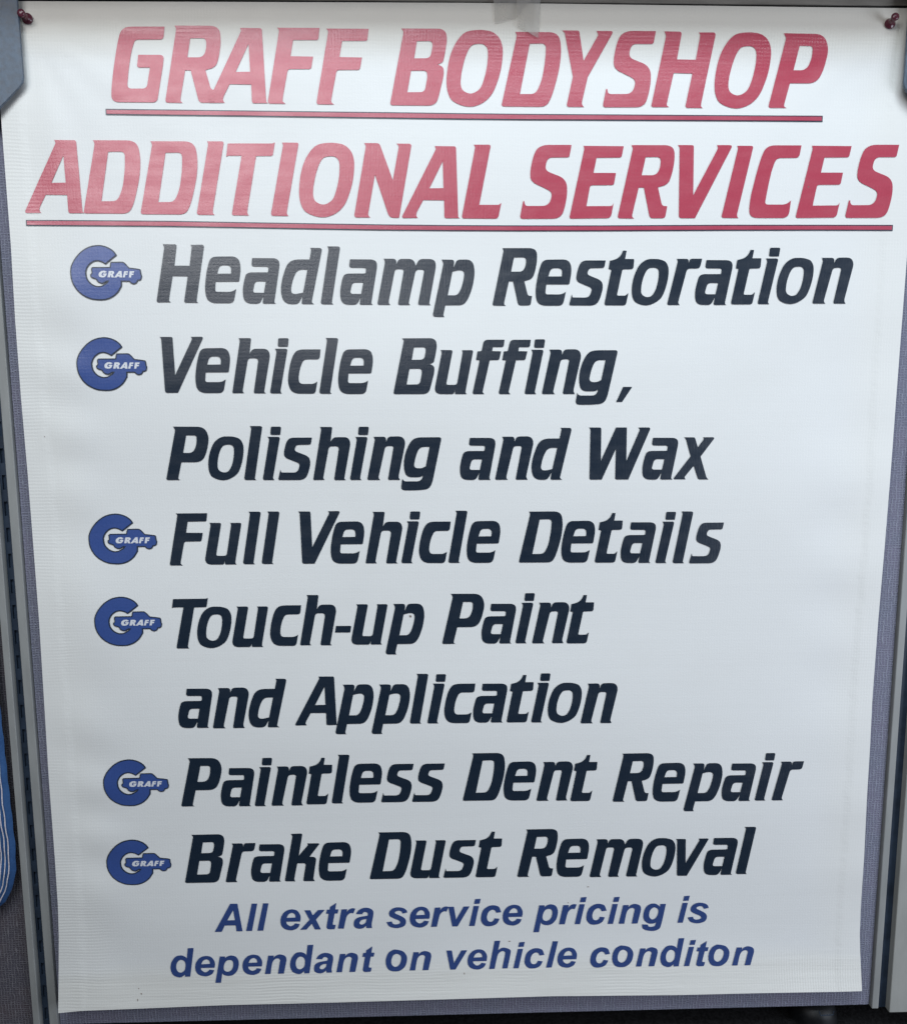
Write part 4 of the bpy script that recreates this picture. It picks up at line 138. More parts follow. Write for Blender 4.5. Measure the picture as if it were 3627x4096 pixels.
LOGO = {'ring': "46.5,43.0 46.0,43.9 45.6,44.7 45.1,45.5 44.5,46.3 43.9,47.0 43.2,47.6 42.5,48.2 41.8,48.8 40.9,49.4 40.1,49.9 39.1,50.4 38.1,50.9 37.0,51.3 35.9,51.8 34.6,52.1 33.4,52.4 32.1,52.7 30.8,52.8 29.5,52.9 28.1,52.9 26.6,52.8 25.2,52.6 23.6,52.4 22.1,52.0 20.6,51.6 19.1,51.1 17.6,50.4 16.1,49.7 14.6,48.7 13.0,47.7 11.4,46.5 9.9,45.2 8.5,43.8 7.0,42.2 5.6,40.5 4.4,38.9 3.4,37.3 2.5,35.8 1.7,34.2 1.1,32.6 0.6,31.2 0.3,29.8 0.1,28.4 0.0,26.9 0.0,25.2 0.1,23.4 0.2,21.7 0.5,20.0 0.8,18.5 1.3,17.0 1.8,15.6 2.5,14.2 3.3,12.7 4.2,11.2 5.3,9.7 6.4,8.4 7.7,7.1 9.1,5.9 10.5,4.8 12.1,3.9 13.6,3.0 15.3,2.2 17.1,1.5 18.9,0.9 20.8,0.5 22.9,0.3 25.0,0.1 26.9,0.0 28.6,0.0 30.2,0.1 31.8,0.2 33.4,0.5 35.1,0.9 36.8,1.5 38.5,2.2 40.0,3.0 41.6,4.0 43.0,5.1 44.4,6.3 45.7,7.5 46.8,9.0 47.8,10.5 48.8,12.1 49.8,13.6 50.0,18.0 49.9,20.5 37.3,20.5 34.7,17.1 33.5,16.4 32.3,15.6 31.1,15.0 30.0,14.4 28.9,14.1 28.0,14.0 27.1,13.9 26.2,13.9 25.3,14.0 24.6,14.1 23.8,14.4 23.0,14.7 22.1,15.2 21.1,15.7 20.2,16.4 19.4,17.1 18.6,17.9 17.8,18.9 17.2,20.0 16.7,21.1 16.3,22.2 16.1,23.5 16.0,24.7 15.9,25.8 15.9,26.7 15.9,27.4 16.1,28.1 16.4,28.9 16.8,30.0 17.4,31.1 18.0,32.2 18.8,33.2 19.7,34.1 20.6,34.9 21.7,35.7 22.8,36.3 23.8,36.8 24.9,37.1 26.0,37.3 27.1,37.4 28.2,37.3 29.3,37.0 30.3,36.7 31.3,36.3 32.3,35.9 33.2,35.3 34.1,34.8 35.0,34.2", 'truck': "38.7,32.1 39.0,33.6 39.4,35.2 39.8,36.3 40.0,36.8 40.2,36.9 41.3,37.0 44.1,37.0 47.8,37.1 50.7,37.1 52.0,37.0 52.4,36.8 52.8,36.6 53.3,36.3 53.7,35.9 54.4,35.3 55.4,34.2 56.6,32.8 57.9,31.5 61.2,31.1 64.5,30.7 67.0,30.3 68.2,30.0 68.6,29.7 68.8,29.2 69.0,28.2 69.1,26.9 69.2,25.8 69.4,24.9 69.7,24.2 69.8,23.4 69.7,22.4 69.5,21.4 69.1,20.5 68.7,19.9 68.1,19.4 67.5,19.0 66.9,18.9 66.3,18.8 65.7,18.8 65.2,17.9 64.7,17.1 64.0,16.4 63.3,15.9 62.4,15.7 61.6,15.5 60.8,15.5 60.0,15.6 59.2,15.9 58.4,16.4 57.6,17.2 56.9,18.0 49.3,18.0 36.1,18.0 35.7,18.0 35.4,18.0 34.8,17.9 33.8,17.3 32.6,16.6 31.4,16.0 30.4,15.9 29.4,16.0 28.5,16.3 27.5,16.7 26.6,17.3 25.9,17.9 25.5,18.6 25.2,19.3 24.7,20.0 23.5,20.5 22.1,20.9 21.0,21.3 20.3,21.8 19.8,22.3 19.5,22.9 19.3,23.6 19.3,24.3 19.4,25.0 19.8,25.4 20.4,25.7 20.8,26.3 20.8,27.5 20.6,29.0 20.6,30.3 20.9,31.0 21.4,31.5 21.9,32.0", 'ringf': "44.8,43.3 44.9,43.2 44.4,44.0 44.0,44.8 43.5,45.5 43.0,46.1 42.4,46.7 41.7,47.2 41.0,47.8 40.2,48.3 39.4,48.8 38.5,49.3 37.5,49.7 36.5,50.2 35.4,50.6 34.2,50.9 33.1,51.2 31.9,51.4 30.6,51.6 29.4,51.7 28.1,51.7 26.7,51.6 25.3,51.4 23.8,51.1 22.4,50.8 21.0,50.4 19.5,49.9 18.1,49.3 16.7,48.6 15.2,47.7 13.7,46.7 12.2,45.6 10.8,44.3 9.4,42.9 8.0,41.4 6.6,39.8 5.5,38.3 4.5,36.8 3.6,35.2 2.9,33.7 2.3,32.3 1.9,30.9 1.6,29.6 1.4,28.3 1.3,26.9 1.3,25.3 1.4,23.6 1.5,21.9 1.8,20.3 2.1,18.9 2.5,17.5 3.0,16.2 3.7,14.8 4.5,13.4 5.3,11.9 6.3,10.5 7.4,9.3 8.6,8.1 9.9,6.9 11.3,5.9 12.8,5.0 14.3,4.1 15.9,3.4 17.6,2.7 19.3,2.2 21.1,1.8 23.1,1.5 25.1,1.4 27.0,1.3 28.7,1.3 30.2,1.3 31.7,1.5 33.2,1.7 34.8,2.2 36.4,2.7 38.0,3.4 39.5,4.1 40.9,5.0 42.3,6.0 43.6,7.2 44.8,8.4 45.8,9.7 46.7,11.1 47.7,12.7 48.5,14.0 48.7,17.9 48.6,19.2 37.9,19.2 35.6,16.1 34.1,15.3 32.9,14.6 31.6,13.8 30.4,13.3 29.2,12.9 28.0,12.7 27.0,12.6 26.0,12.7 25.1,12.7 24.2,12.9 23.3,13.2 22.4,13.6 21.4,14.0 20.4,14.6 19.4,15.3 18.4,16.2 17.6,17.1 16.8,18.2 16.0,19.3 15.4,20.5 15.1,21.9 14.8,23.2 14.7,24.5 14.6,25.7 14.6,26.6 14.7,27.5 14.8,28.4 15.2,29.3 15.6,30.4 16.2,31.6 17.0,32.8 17.8,33.9 18.8,35.0 19.9,35.9 21.0,36.7 22.2,37.4 23.4,38.0 24.7,38.3 25.9,38.5 27.2,38.6 28.5,38.5 29.7,38.2 30.8,37.9 31.9,37.5 33.0,37.0 33.9,36.4 34.8,35.8 34.9,35.8", 'truckf': "39.6,31.0 40.2,33.5 40.5,34.9 40.9,36.0 40.9,36.0 40.4,35.8 41.3,35.8 44.1,35.9 47.7,35.9 50.6,35.9 51.7,35.8 51.9,35.8 52.2,35.6 52.5,35.4 52.9,35.1 53.5,34.5 54.5,33.4 55.8,32.0 57.3,30.4 61.0,29.9 64.3,29.5 66.7,29.1 67.7,28.9 67.6,28.9 67.7,28.8 67.8,28.0 67.9,26.8 68.0,25.5 68.3,24.5 68.5,23.9 68.6,23.3 68.6,22.6 68.3,21.7 68.1,21.0 67.8,20.6 67.4,20.3 67.1,20.1 66.8,20.0 66.3,20.0 65.0,20.0 64.2,18.5 63.7,17.7 63.3,17.3 62.8,17.0 62.2,16.8 61.5,16.7 60.9,16.7 60.3,16.7 59.8,16.9 59.2,17.3 58.5,18.0 57.4,19.1 49.4,19.1 36.2,19.1 35.9,19.2 35.3,19.2 34.3,18.9 33.2,18.3 32.0,17.6 31.1,17.2 30.5,17.1 29.7,17.2 28.9,17.4 28.1,17.7 27.4,18.2 26.8,18.7 26.6,19.1 26.3,19.9 25.4,20.9 24.0,21.6 22.6,22.0 21.6,22.4 21.1,22.7 20.8,23.0 20.6,23.4 20.5,23.8 20.5,24.3 20.5,24.5 20.5,24.5 21.2,24.9 21.9,26.1 21.9,27.7 21.8,29.2 21.8,30.1 21.9,30.4 22.2,30.7 22.4,30.9"}
LOGO_WORD = ["36.1,27.3 33.7,26.3 32.1,26.9 30.8,25.8 30.6,24.2 31.7,23.6 32.8,23.9 33.0,24.5 31.8,24.5 32.2,25.8 35.8,25.8 34.8,23.4 33.1,22.2 30.7,22.0 28.3,22.6 27.6,24.5 28.3,26.6 30.6,28.2 33.5,28.5", "37.8,28.2 41.8,28.2 43.1,27.3 42.9,25.8 41.6,24.9 42.5,22.0 40.1,22.0 39.3,24.5 38.6,22.1 36.2,22.1", "39.9,26.7 40.7,26.6 40.6,25.8 39.6,25.7", "47.8,28.2 50.2,28.2 50.4,22.0 47.9,22.0 47.8,22.9 45.8,22.9 45.1,22.0 42.6,22.0", "48.0,25.8 47.9,24.3 46.8,24.3", "52.8,28.0 56.6,28.0 56.3,26.6 54.4,26.6 54.2,25.8 56.0,25.8 55.7,24.5 53.8,24.5 53.1,22.0 51.0,22.0", "58.1,28.0 62.7,28.0 62.2,26.5 60.2,26.5 60.0,25.7 61.9,25.7 61.6,24.3 59.6,24.3 59.1,22.0 56.9,22.0"]
LOGO_POS = [(-355.77, 116.83), (-355.6, 28.51), (-355.14, -148.16), (-354.77, -235.04), (-356.7, -412.39), (-358.88, -503.57)]
BANNER = "-410.9,391.0 -388.9,391.1 -194.6,392.1 30.4,393.1 105.3,393.1 338.6,392.1 461.0,391.8 479.2,391.7 477.3,164.4 476.7,96.6 476.0,16.8 475.5,-59.7 474.5,-137.2 472.9,-216.9 472.3,-305.1 473.3,-359.8 473.6,-414.7 475.0,-489.7 475.0,-546.8 476.0,-581.6 478.0,-605.0 483.0,-651.9 461.1,-652.1 368.7,-651.4 268.3,-651.3 125.9,-648.9 12.8,-649.6 -113.5,-650.3 -238.8,-650.2 -363.4,-652.5 -396.5,-653.0 -422.9,-655.0 -418.8,-602.2 -416.0,-564.2 -414.4,-526.6 -413.8,-471.1 -413.8,-380.6 -412.6,-292.0 -411.5,-206.4 -411.6,-129.0 -411.8,-53.7 -412.7,20.5 -412.7,98.0 -411.4,168.1 -411.5,223.4 -411.6,297.6"
UNDERLINE_A = "-312.0,295.7 -246.5,295.3 -174.8,294.8 -102.9,294.3 -30.5,293.9 30.1,293.4 90.9,293.1 164.2,293.0 238.0,292.9 312.1,292.8 383.5,292.8 383.6,287.0 312.3,287.1 238.2,287.1 164.4,287.1 91.0,287.1 30.1,287.4 -30.6,287.9 -103.0,288.5 -175.1,289.2 -246.8,289.6 -312.1,290.1"
UNDERLINE_A_FILL = "-311.1,294.6 -246.5,294.3 -174.9,293.8 -102.9,293.3 -30.5,292.9 30.1,292.4 90.9,292.1 164.2,292.0 238.0,291.9 312.1,291.8 382.5,291.8 382.6,288.0 312.3,288.1 238.2,288.1 164.4,288.1 91.0,288.1 30.1,288.4 -30.6,288.9 -103.0,289.5 -175.1,290.2 -246.7,290.6 -311.1,291.1"
UNDERLINE_B = "-394.9,193.3 -324.2,193.0 -256.5,192.6 -183.7,191.4 -110.5,190.4 -46.7,189.5 17.4,189.0 91.6,188.8 166.3,188.9 291.5,189.7 379.8,189.8 460.6,189.8 460.6,184.0 380.1,184.1 291.7,183.9 166.4,183.2 91.7,183.0 17.3,183.2 -46.8,183.6 -110.6,184.5 -183.9,185.7 -256.8,186.8 -324.5,187.2 -395.1,187.6"
UNDERLINE_B_FILL = "-393.9,192.3 -324.2,192.0 -256.5,191.6 -183.7,190.4 -110.5,189.4 -46.7,188.5 17.4,188.0 91.6,187.8 166.3,187.9 291.5,188.7 379.8,188.8 459.6,188.8 459.6,185.0 380.1,185.1 291.7,184.9 166.4,184.2 91.7,184.0 17.3,184.2 -46.8,184.6 -110.6,185.5 -183.9,186.7 -256.8,187.8 -324.5,188.2 -394.0,188.6"

# ------------------------------------------------------------------ helpers
def pts(s, k=1.0):
    return [(float(a) * k, float(b) * k) for a, b in (q.split(',') for q in s.split())]

def tag(o, label=None, cat=None, group=None, kind=None):
    if label: o["label"] = label
    if cat: o["category"] = cat
    if group: o["group"] = group
    if kind: o["kind"] = kind
    return o

def mesh_obj(name, verts, faces, mat, parent=None, smooth=False):
    me = bpy.data.meshes.new(name)
    me.from_pydata(verts, [], faces)
    me.update()
    if mat: me.materials.append(mat)
    o = bpy.data.objects.new(name, me)
    COL.objects.link(o)
    if parent: o.parent = parent
    if smooth:
        me.polygons.foreach_set("use_smooth", [True] * len(me.polygons))
    return o

def bm_obj(name, bm, mat, parent=None, smooth=False):
    me = bpy.data.meshes.new(name)
    bmesh.ops.recalc_face_normals(bm, faces=bm.faces[:])
    bm.to_mesh(me)
    bm.free()
    if mat: me.materials.append(mat)
    o = bpy.data.objects.new(name, me)
    COL.objects.link(o)
    if parent: o.parent = parent
    if smooth:
        me.polygons.foreach_set("use_smooth", [True] * len(me.polygons))
    return o

def empty(name, loc):
    o = bpy.data.objects.new(name, None)
    o.empty_display_size = 0.02
    COL.objects.link(o)
    o.location = loc
    return o

def keep(o, parent):
    """parent o to an Empty without moving its geometry"""
    o.parent = parent
    o.matrix_parent_inverse = Matrix.Translation(-Vector(parent.location))
    return o

def box(bm, a, b, bevel=0.0):
    r = bmesh.ops.create_cube(bm, size=1.0)
    vs_ = r['verts']
    for v in vs_:
        v.co = Vector(((a[0] + b[0]) / 2 + v.co.x * (b[0] - a[0]),
                       (a[1] + b[1]) / 2 + v.co.y * (b[1] - a[1]),
                       (a[2] + b[2]) / 2 + v.co.z * (b[2] - a[2])))
    if bevel:
        es = list({e for v in vs_ for e in v.link_edges})
        bmesh.ops.bevel(bm, geom=es, offset=bevel, segments=3, affect='EDGES', profile=0.5)

def prism(bm, poly, y0, y1, bevel=0.0):
    """extrude an x-z polygon from y0 (front) to y1 (back)"""
    f = [bm.verts.new((x, y0, z)) for x, z in poly]
    b = [bm.verts.new((x, y1, z)) for x, z in poly]
    n = len(poly)
    ff = bm.faces.new(f)
    bm.faces.new(b[::-1])
    for i in range(n):
        bm.faces.new((f[i], b[i], b[(i + 1) % n], f[(i + 1) % n]))
    if bevel:
        bmesh.ops.bevel(bm, geom=list(ff.edges), offset=bevel, segments=2, affect='EDGES', profile=0.5)

def tube(bm, path, r, seg=6):
    rings = []
    for i, p in enumerate(path):
        a = Vector(path[max(i - 1, 0)]); b = Vector(path[min(i + 1, len(path) - 1)])
        t = (b - a).normalized()
        u = t.cross(Vector((0, 1, 0)))
        if u.length < 1e-4: u = Vector((1, 0, 0))
        u.normalize(); w = t.cross(u)
        rings.append([bm.verts.new(Vector(p) + r * (math.cos(2 * math.pi * k / seg) * u + math.sin(2 * math.pi * k / seg) * w)) for k in range(seg)])
    for a, b in zip(rings, rings[1:]):
        for k in range(seg):
            bm.faces.new((a[k], a[(k + 1) % seg], b[(k + 1) % seg], b[k]))

def lathe(bm, prof, M, seg=28):
    rings = []
    for r, h in prof:
        if r < 1e-6:
            rings.append([bm.verts.new(M @ Vector((0, 0, h)))])
        else:
            rings.append([bm.verts.new(M @ Vector((r * math.cos(2 * math.pi * k / seg), r * math.sin(2 * math.pi * k / seg), h))) for k in range(seg)])
    for a, b in zip(rings, rings[1:]):
        for k in range(seg):
            q = [a[k % len(a)], a[(k + 1) % len(a)], b[(k + 1) % len(b)], b[k % len(b)]]
            u = []
            for v in q:
                if v not in u: u.append(v)
            if len(u) > 2: bm.faces.new(u)

# ------------------------------------------------------------------ materials
class NT:
    def __init__(s, name):
        s.m = bpy.data.materials.new(name)
        s.m.use_nodes = True
        s.t = s.m.node_tree
        s.b = s.t.nodes["Principled BSDF"]
        s.out = s.t.nodes["Material Output"]
    def n(s, kind, **kw):
        o = s.t.nodes.new(kind)
        for k, v in kw.items(): setattr(o, k, v)
        return o
    def l(s, a, b): s.t.links.new(a, b)
    def val(s, x, sock):
        if isinstance(x, (int, float)): sock.default_value = x
        else: s.l(x, sock)
    def math(s, op, a, b=0.0, c=None, clamp=False):
        o = s.n('ShaderNodeMath', operation=op); o.use_clamp = clamp
        s.val(a, o.inputs[0]); s.val(b, o.inputs[1])
        if c is not None: s.val(c, o.inputs[2])
        return o.outputs[0]
    def rng(s, x, a, b, c=0.0, d=1.0):
        o = s.n('ShaderNodeMapRange'); o.interpolation_type = 'SMOOTHSTEP'
        s.val(x, o.inputs[0])
        for i, q in enumerate((a, b, c, d)): o.inputs[1 + i].default_value = q
        return o.outputs[0]
    def noise(s, vec, scale, detail=2.0, rough=0.5):
        o = s.n('ShaderNodeTexNoise')
        s.l(vec, o.inputs['Vector'])
        o.inputs['Scale'].default_value = scale
        o.inputs['Detail'].default_value = detail
        o.inputs['Roughness'].default_value = rough
        return o.outputs[0]
    def mapping(s, vec, scale):
        o = s.n('ShaderNodeMapping'); s.l(vec, o.inputs[0]); o.inputs['Scale'].default_value = scale
        return o.outputs[0]
    def coords(s):
        tc = s.n('ShaderNodeTexCoord')
        sp = s.n('ShaderNodeSeparateXYZ'); s.l(tc.outputs['Object'], sp.inputs[0])
        return tc.outputs['Object'], sp.outputs[0], sp.outputs[1], sp.outputs[2]
    def bump(s, h, dist, strength=1.0, normal=None):
        o = s.n('ShaderNodeBump'); s.l(h, o.inputs['Height'])
        o.inputs['Distance'].default_value = dist
        o.inputs['Strength'].default_value = strength
        if normal: s.l(normal, o.inputs['Normal'])
        return o.outputs[0]
    def mix(s, f, a, b):
        o = s.n('ShaderNodeMix', data_type='RGBA')
        s.val(f, o.inputs[0])
        for q, sock in ((a, o.inputs[6]), (b, o.inputs[7])):
            if isinstance(q, tuple): sock.default_value = q
            else: s.l(q, sock)
        return o.outputs[2]

def vinyl(name, color, rough, spec=0.5, var=0.0, coat=0.6):
    """printed scrim vinyl: thread grid and ripples as bump, ripples strongest near the hems"""
    t = NT(name)
    v, x, y, z = t.coords()
    P = 2 * math.pi
    jit = t.math('MULTIPLY', t.noise(v, 14.0, 2), 0.006)
    sx = t.math('SINE', t.math('MULTIPLY', t.math('ADD', x, jit), P / 0.0029))
    sz = t.math('SINE', t.math('MULTIPLY', t.math('ADD', z, jit), P / 0.0034))
    broken = t.rng(t.noise(t.mapping(v, (9, 1, 5)), 1.0, 3, 0.6), 0.38, 0.68)
    left = t.rng(x, -0.392, -0.335, 1, 0)
    right = t.rng(x, 0.405, 0.455, 0, 1)
    low = t.rng(z, -0.615, -0.585, 1, 0)
    high = t.rng(z, 0.325, 0.375, 0, 1)
    corner = t.math('MULTIPLY', low, t.rng(x, 0.28, 0.40, 0, 1))
    hz = t.math('ADD', t.math('MULTIPLY', left, 0.32), t.math('ADD', t.math('MULTIPLY', t.math('SUBTRACT', low, corner), 0.4), t.math('ADD', t.math('MULTIPLY', high, 0.25), t.math('MULTIPLY', right, 0.08))))
    hz = t.math('ADD', t.math('MULTIPLY', hz, broken), 0.032)
    hx = t.math('ADD', t.math('MULTIPLY', right, 0.07), t.math('ADD', t.math('MULTIPLY', corner, 0.5), t.math('MULTIPLY', high, 0.20)))
    hx = t.math('ADD', t.math('MULTIPLY', hx, broken), 0.05)
    thread = t.math('ADD', t.math('MULTIPLY', sx, hx), t.math('MULTIPLY', sz, hz))
    n1 = t.bump(thread, 0.00016)
    streak = t.noise(t.mapping(v, (3.0, 1, 55.0)), 1.0, 4, 0.6)
    streakm = t.math('MULTIPLY', streak, t.math('ADD', t.math('MULTIPLY', t.math('MAXIMUM', high, low), 1.0), 0.25))
    n2 = t.bump(streakm, 0.0008, 1.0, n1)
    wob = t.math('MULTIPLY', t.math('SUBTRACT', t.noise(t.mapping(v, (20, 1, 45)), 1.0, 4, 0.65), 0.5), 0.012)
    xw = t.math('ADD', x, wob); zw = t.math('ADD', z, wob)
    hem = t.math('MAXIMUM', t.rng(xw, -0.3930, -0.3820, 1, 0), t.math('MAXIMUM', t.rng(xw, 0.4440, 0.4550, 0, 1), t.math('MULTIPLY', t.rng(zw, -0.6380, -0.6280, 1, 0), 0.3)))
    n2 = t.bump(hem, 0.0010, 0.5, n2)
    fine = t.noise(v, 900.0, 2, 0.6)
    if not var:          # the weave telegraphs through the glossy print
        grain = t.noise(t.mapping(v, (420, 1, 120)), 1.0, 3, 0.65)
        fine = t.math('ADD', fine, t.math('MULTIPLY', grain, 1.2))
    n3 = t.bump(fine, 0.00012 if var else 0.00010, 1.0, n2)
    t.l(n3, t.b.inputs['Normal'])
    if var:
        d = t.noise(t.mapping(v, (5, 1, 7)), 1.0, 4, 0.6)
        dirt = t.rng(d, 0.45, 0.8, 0, var)
        smudge = t.math('MULTIPLY', low, t.rng(t.noise(t.mapping(v, (9, 1, 40)), 1.0, 4, 0.65), 0.5, 0.75, 0, 0.12))
        hem = t.math('MULTIPLY', t.math('MAXIMUM', left, right), 0.25)
        bounce_yel = t.mix(t.math('MAXIMUM', high, t.math('MAXIMUM', hem, t.math('MULTIPLY', low, 0.5))), color, (color[0] * 0.985, color[1] * 0.955, color[2] * 0.88, 1))  # yellowed hems and bottom; at the top, warm bounce light painted in
        c = t.mix(t.math('ADD', dirt, smudge, clamp=True), bounce_yel, (0.50, 0.47, 0.42, 1))
        t.l(c, t.b.inputs['Base Color'])
    else:
        d = t.noise(v, 500.0, 3, 0.7)
        c = t.mix(t.rng(d, 0.3, 0.7, 0, 0.16), color, tuple(min(1, q * 1.5 + 0.01) for q in color[:3]) + (1,))
        t.l(c, t.b.inputs['Base Color'])
    rr = t.rng(t.noise(t.mapping(v, (30, 1, 90)), 1.0, 3), 0.3, 0.7, rough - 0.05, rough + 0.06)
    t.l(rr, t.b.inputs['Roughness'])
    t.b.inputs['Specular IOR Level'].default_value = spec
    if coat:
        t.b.inputs['Coat Weight'].default_value = coat
        t.b.inputs['Coat Roughness'].default_value = 0.30
        t.l(n3, t.b.inputs['Coat Normal'])
    return t.m

M_WHITE = vinyl("banner_vinyl", (0.815, 0.815, 0.81, 1), 0.50, 0.30, 0.07, 0.0)
M_RED = vinyl("red_ink", (0.465, 0.058, 0.098, 1), 0.33, 0.85, 0.0, 0.12)
M_REDLINE = vinyl("red_line_ink", (0.44, 0.058, 0.105, 1), 0.34, 0.8, 0.0, 0.1)
M_NAVY = vinyl("dark_navy_ink", (0.009, 0.019, 0.036, 1), 0.34, 0.75)
M_EDGE = vinyl("dark_outline_ink", (0.022, 0.034, 0.060, 1), 0.42, 0.4)
M_BLUE = vinyl("logo_blue_ink", (0.042, 0.085, 0.285, 1), 0.36, 0.6)
M_NOTE = vinyl("note_blue_ink", (0.033, 0.066, 0.215, 1), 0.42, 0.45)
M_WORD = vinyl("white_ink", (0.74, 0.75, 0.80, 1), 0.45, 0.3)

def fabric(name, c1, c2, c3):
    t = NT(name)
    v, x, y, z = t.coords()
    P = 2 * math.pi
    w1 = t.math('MULTIPLY', t.noise(v, 130.0, 2), 0.0042)
    w2 = t.math('MULTIPLY', t.noise(t.mapping(v, (1.3, 1, 0.8)), 170.0, 2), 0.0034)
    sx = t.math('SINE', t.math('MULTIPLY', t.math('ADD', x, w1), P / 0.0034))
    sz = t.math('SINE', t.math('MULTIPLY', t.math('ADD', z, w2), P / 0.0026))
    mx = t.rng(t.noise(t.mapping(v, (300, 1, 90)), 1.0, 3, 0.7), 0.30, 0.66)
    mz = t.rng(t.noise(t.mapping(v, (90, 1, 340)), 1.0, 3, 0.7), 0.30, 0.66)
    a = t.math('MULTIPLY', t.rng(sx, -0.1, 0.95), mx)
    b = t.math('MULTIPLY', t.rng(sz, -0.1, 0.95), mz)
    big = t.noise(v, 22.0, 3, 0.6)
    thread = t.math('MAXIMUM', a, t.math('MULTIPLY', b, 0.85))
    c = t.mix(t.rng(big, 0.35, 0.65), c1, c2)
    c = t.mix(thread, c, c3)
    t.l(c, t.b.inputs['Base Color'])
    t.l(t.bump(thread, 0.0006), t.b.inputs['Normal'])
    t.b.inputs['Roughness'].default_value = 0.95
    t.b.inputs['Specular IOR Level'].default_value = 0.1
    return t.m

M_FABRIC = fabric("panel_fabric", (0.178, 0.186, 0.248, 1), (0.192, 0.184, 0.252, 1), (0.29, 0.30, 0.375, 1))
M_FABRIC2 = fabric("side_panel_fabric", (0.080, 0.075, 0.095, 1), (0.095, 0.078, 0.090, 1), (0.19, 0.18, 0.20, 1))

def simple(name, color, rough, metal=0.0, spec=0.5, nscale=60.0, namt=0.12, bump=0.0, stretch=(1, 1, 1)):
    t = NT(name)
    v, x, y, z = t.coords()
    d = t.noise(t.mapping(v, stretch), nscale, 4, 0.6)
    dark = tuple(q * (1 - namt * 1.6) for q in color[:3]) + (1,)
    lite = tuple(min(1, q * (1 + namt)) for q in color[:3]) + (1,)
    t.l(t.mix(t.rng(d, 0.3, 0.7), dark, lite), t.b.inputs['Base Color'])
    t.l(t.rng(d, 0.2, 0.8, rough - 0.08, rough + 0.08), t.b.inputs['Roughness'])
    t.b.inputs['Metallic'].default_value = metal
    t.b.inputs['Specular IOR Level'].default_value = spec
    if bump:
        t.l(t.bump(d, bump), t.b.inputs['Normal'])
    return t.m

M_TRIM = simple("grey_painted_trim", (0.30, 0.305, 0.30, 1), 0.5, 0.0, 0.4, 30, 0.05, 0.0, (3, 1, 0.6))
M_TRIM2 = simple("pale_end_trim", (0.36, 0.36, 0.34, 1), 0.5, 0.0, 0.4, 30, 0.04, 0.0, (3, 1, 0.6))
M_SLOT = simple("dark_blue_slotted_steel", (0.022, 0.036, 0.062, 1), 0.5, 0.0, 0.5, 50, 0.2)
M_HOLE = simple("slot_void", (0.034, 0.050, 0.080, 1), 0.9, 0, 0.1)
M_BRACKET = simple("slate_bracket_paint", (0.100, 0.132, 0.178, 1), 0.45, 0.0, 0.45, 180, 0.16, 0.0003)
M_RAIL = simple("brown_grey_rail", (0.30, 0.28, 0.25, 1), 0.6, 0.0, 0.3, 50, 0.12, 0.0003, (0.4, 1, 4))
M_GAP_SHADE = simple("gap_shade", (0.012, 0.012, 0.014, 1), 0.9, 0, 0.1)
M_PIN = simple("plum_plastic", (0.115, 0.028, 0.045, 1), 0.22, 0.0, 0.6, 200, 0.08)
M_FLOOR = simple("dark_carpet_floor", (0.013, 0.013, 0.014, 1), 0.95, 0, 0.1, 300, 0.35, 0.001)
M_FOOT = simple("black_rubber", (0.006, 0.0065, 0.008, 1), 0.5, 0, 0.3, 90, 0.2)
M_STITCH = simple("pale_thread", (0.66, 0.62, 0.66, 1), 0.9, 0, 0.1, 900, 0.2)
M_SPECK = simple("brown_speck", (0.27, 0.20, 0.17, 1), 0.8, 0, 0.1)

def garment_mat():
    t = NT("blue_woven_cloth")
    v, x, y, z = t.coords()
    w = t.noise(t.mapping(v, (500, 1, 500)), 1.0, 3, 0.7)
    f = t.noise(v, 26.0, 4, 0.6)
    c = t.mix(t.rng(f, 0.3, 0.7), (0.030, 0.082, 0.21, 1), (0.046, 0.115, 0.27, 1))
    c = t.mix(t.rng(w, 0.4, 0.7, 0, 0.45), c, (0.055, 0.135, 0.32, 1))
    t.l(c, t.b.inputs['Base Color'])
    n = t.bump(w, 0.0004)
    n = t.bump(t.noise(t.mapping(v, (60, 1, 18)), 1.0, 3), 0.004, 1.0, n)
    t.l(n, t.b.inputs['Normal'])
    t.b.inputs['Roughness'].default_value = 0.9
    t.b.inputs['Specular IOR Level'].default_value = 0.15
    return t.m
M_GARMENT = garment_mat()

def tape_mat():
    t = NT("frosted_tape")
    tr = t.n('ShaderNodeBsdfTransparent')
    tr.inputs[0].default_value = (0.93, 0.92, 0.90, 1)
    mx = t.n('ShaderNodeMixShader')
    v, x, y, z = t.coords()
    d = t.noise(v, 60.0, 3)
    t.l(t.rng(d, 0.3, 0.7, 0.30, 0.44), mx.inputs[0])
    t.b.inputs['Base Color'].default_value = (0.62, 0.61, 0.59, 1)
    t.b.inputs['Roughness'].default_value = 0.34
    t.b.inputs['Specular IOR Level'].default_value = 0.25
    t.l(tr.outputs[0], mx.inputs[1])
    t.l(t.b.outputs[0], mx.inputs[2])
    t.l(mx.outputs[0], t.out.inputs[0])
    return t.m
M_TAPE = tape_mat()

# ------------------------------------------------------------------ setting: floor
floor = mesh_obj("floor", [(-6, -6, -0.705), (6, -6, -0.705), (6, 5, -0.705), (-6, 5, -0.705)], [(0, 1, 2, 3)], M_FLOOR)
tag(floor, "dark speckled carpet floor under the panel", None, None, "structure")

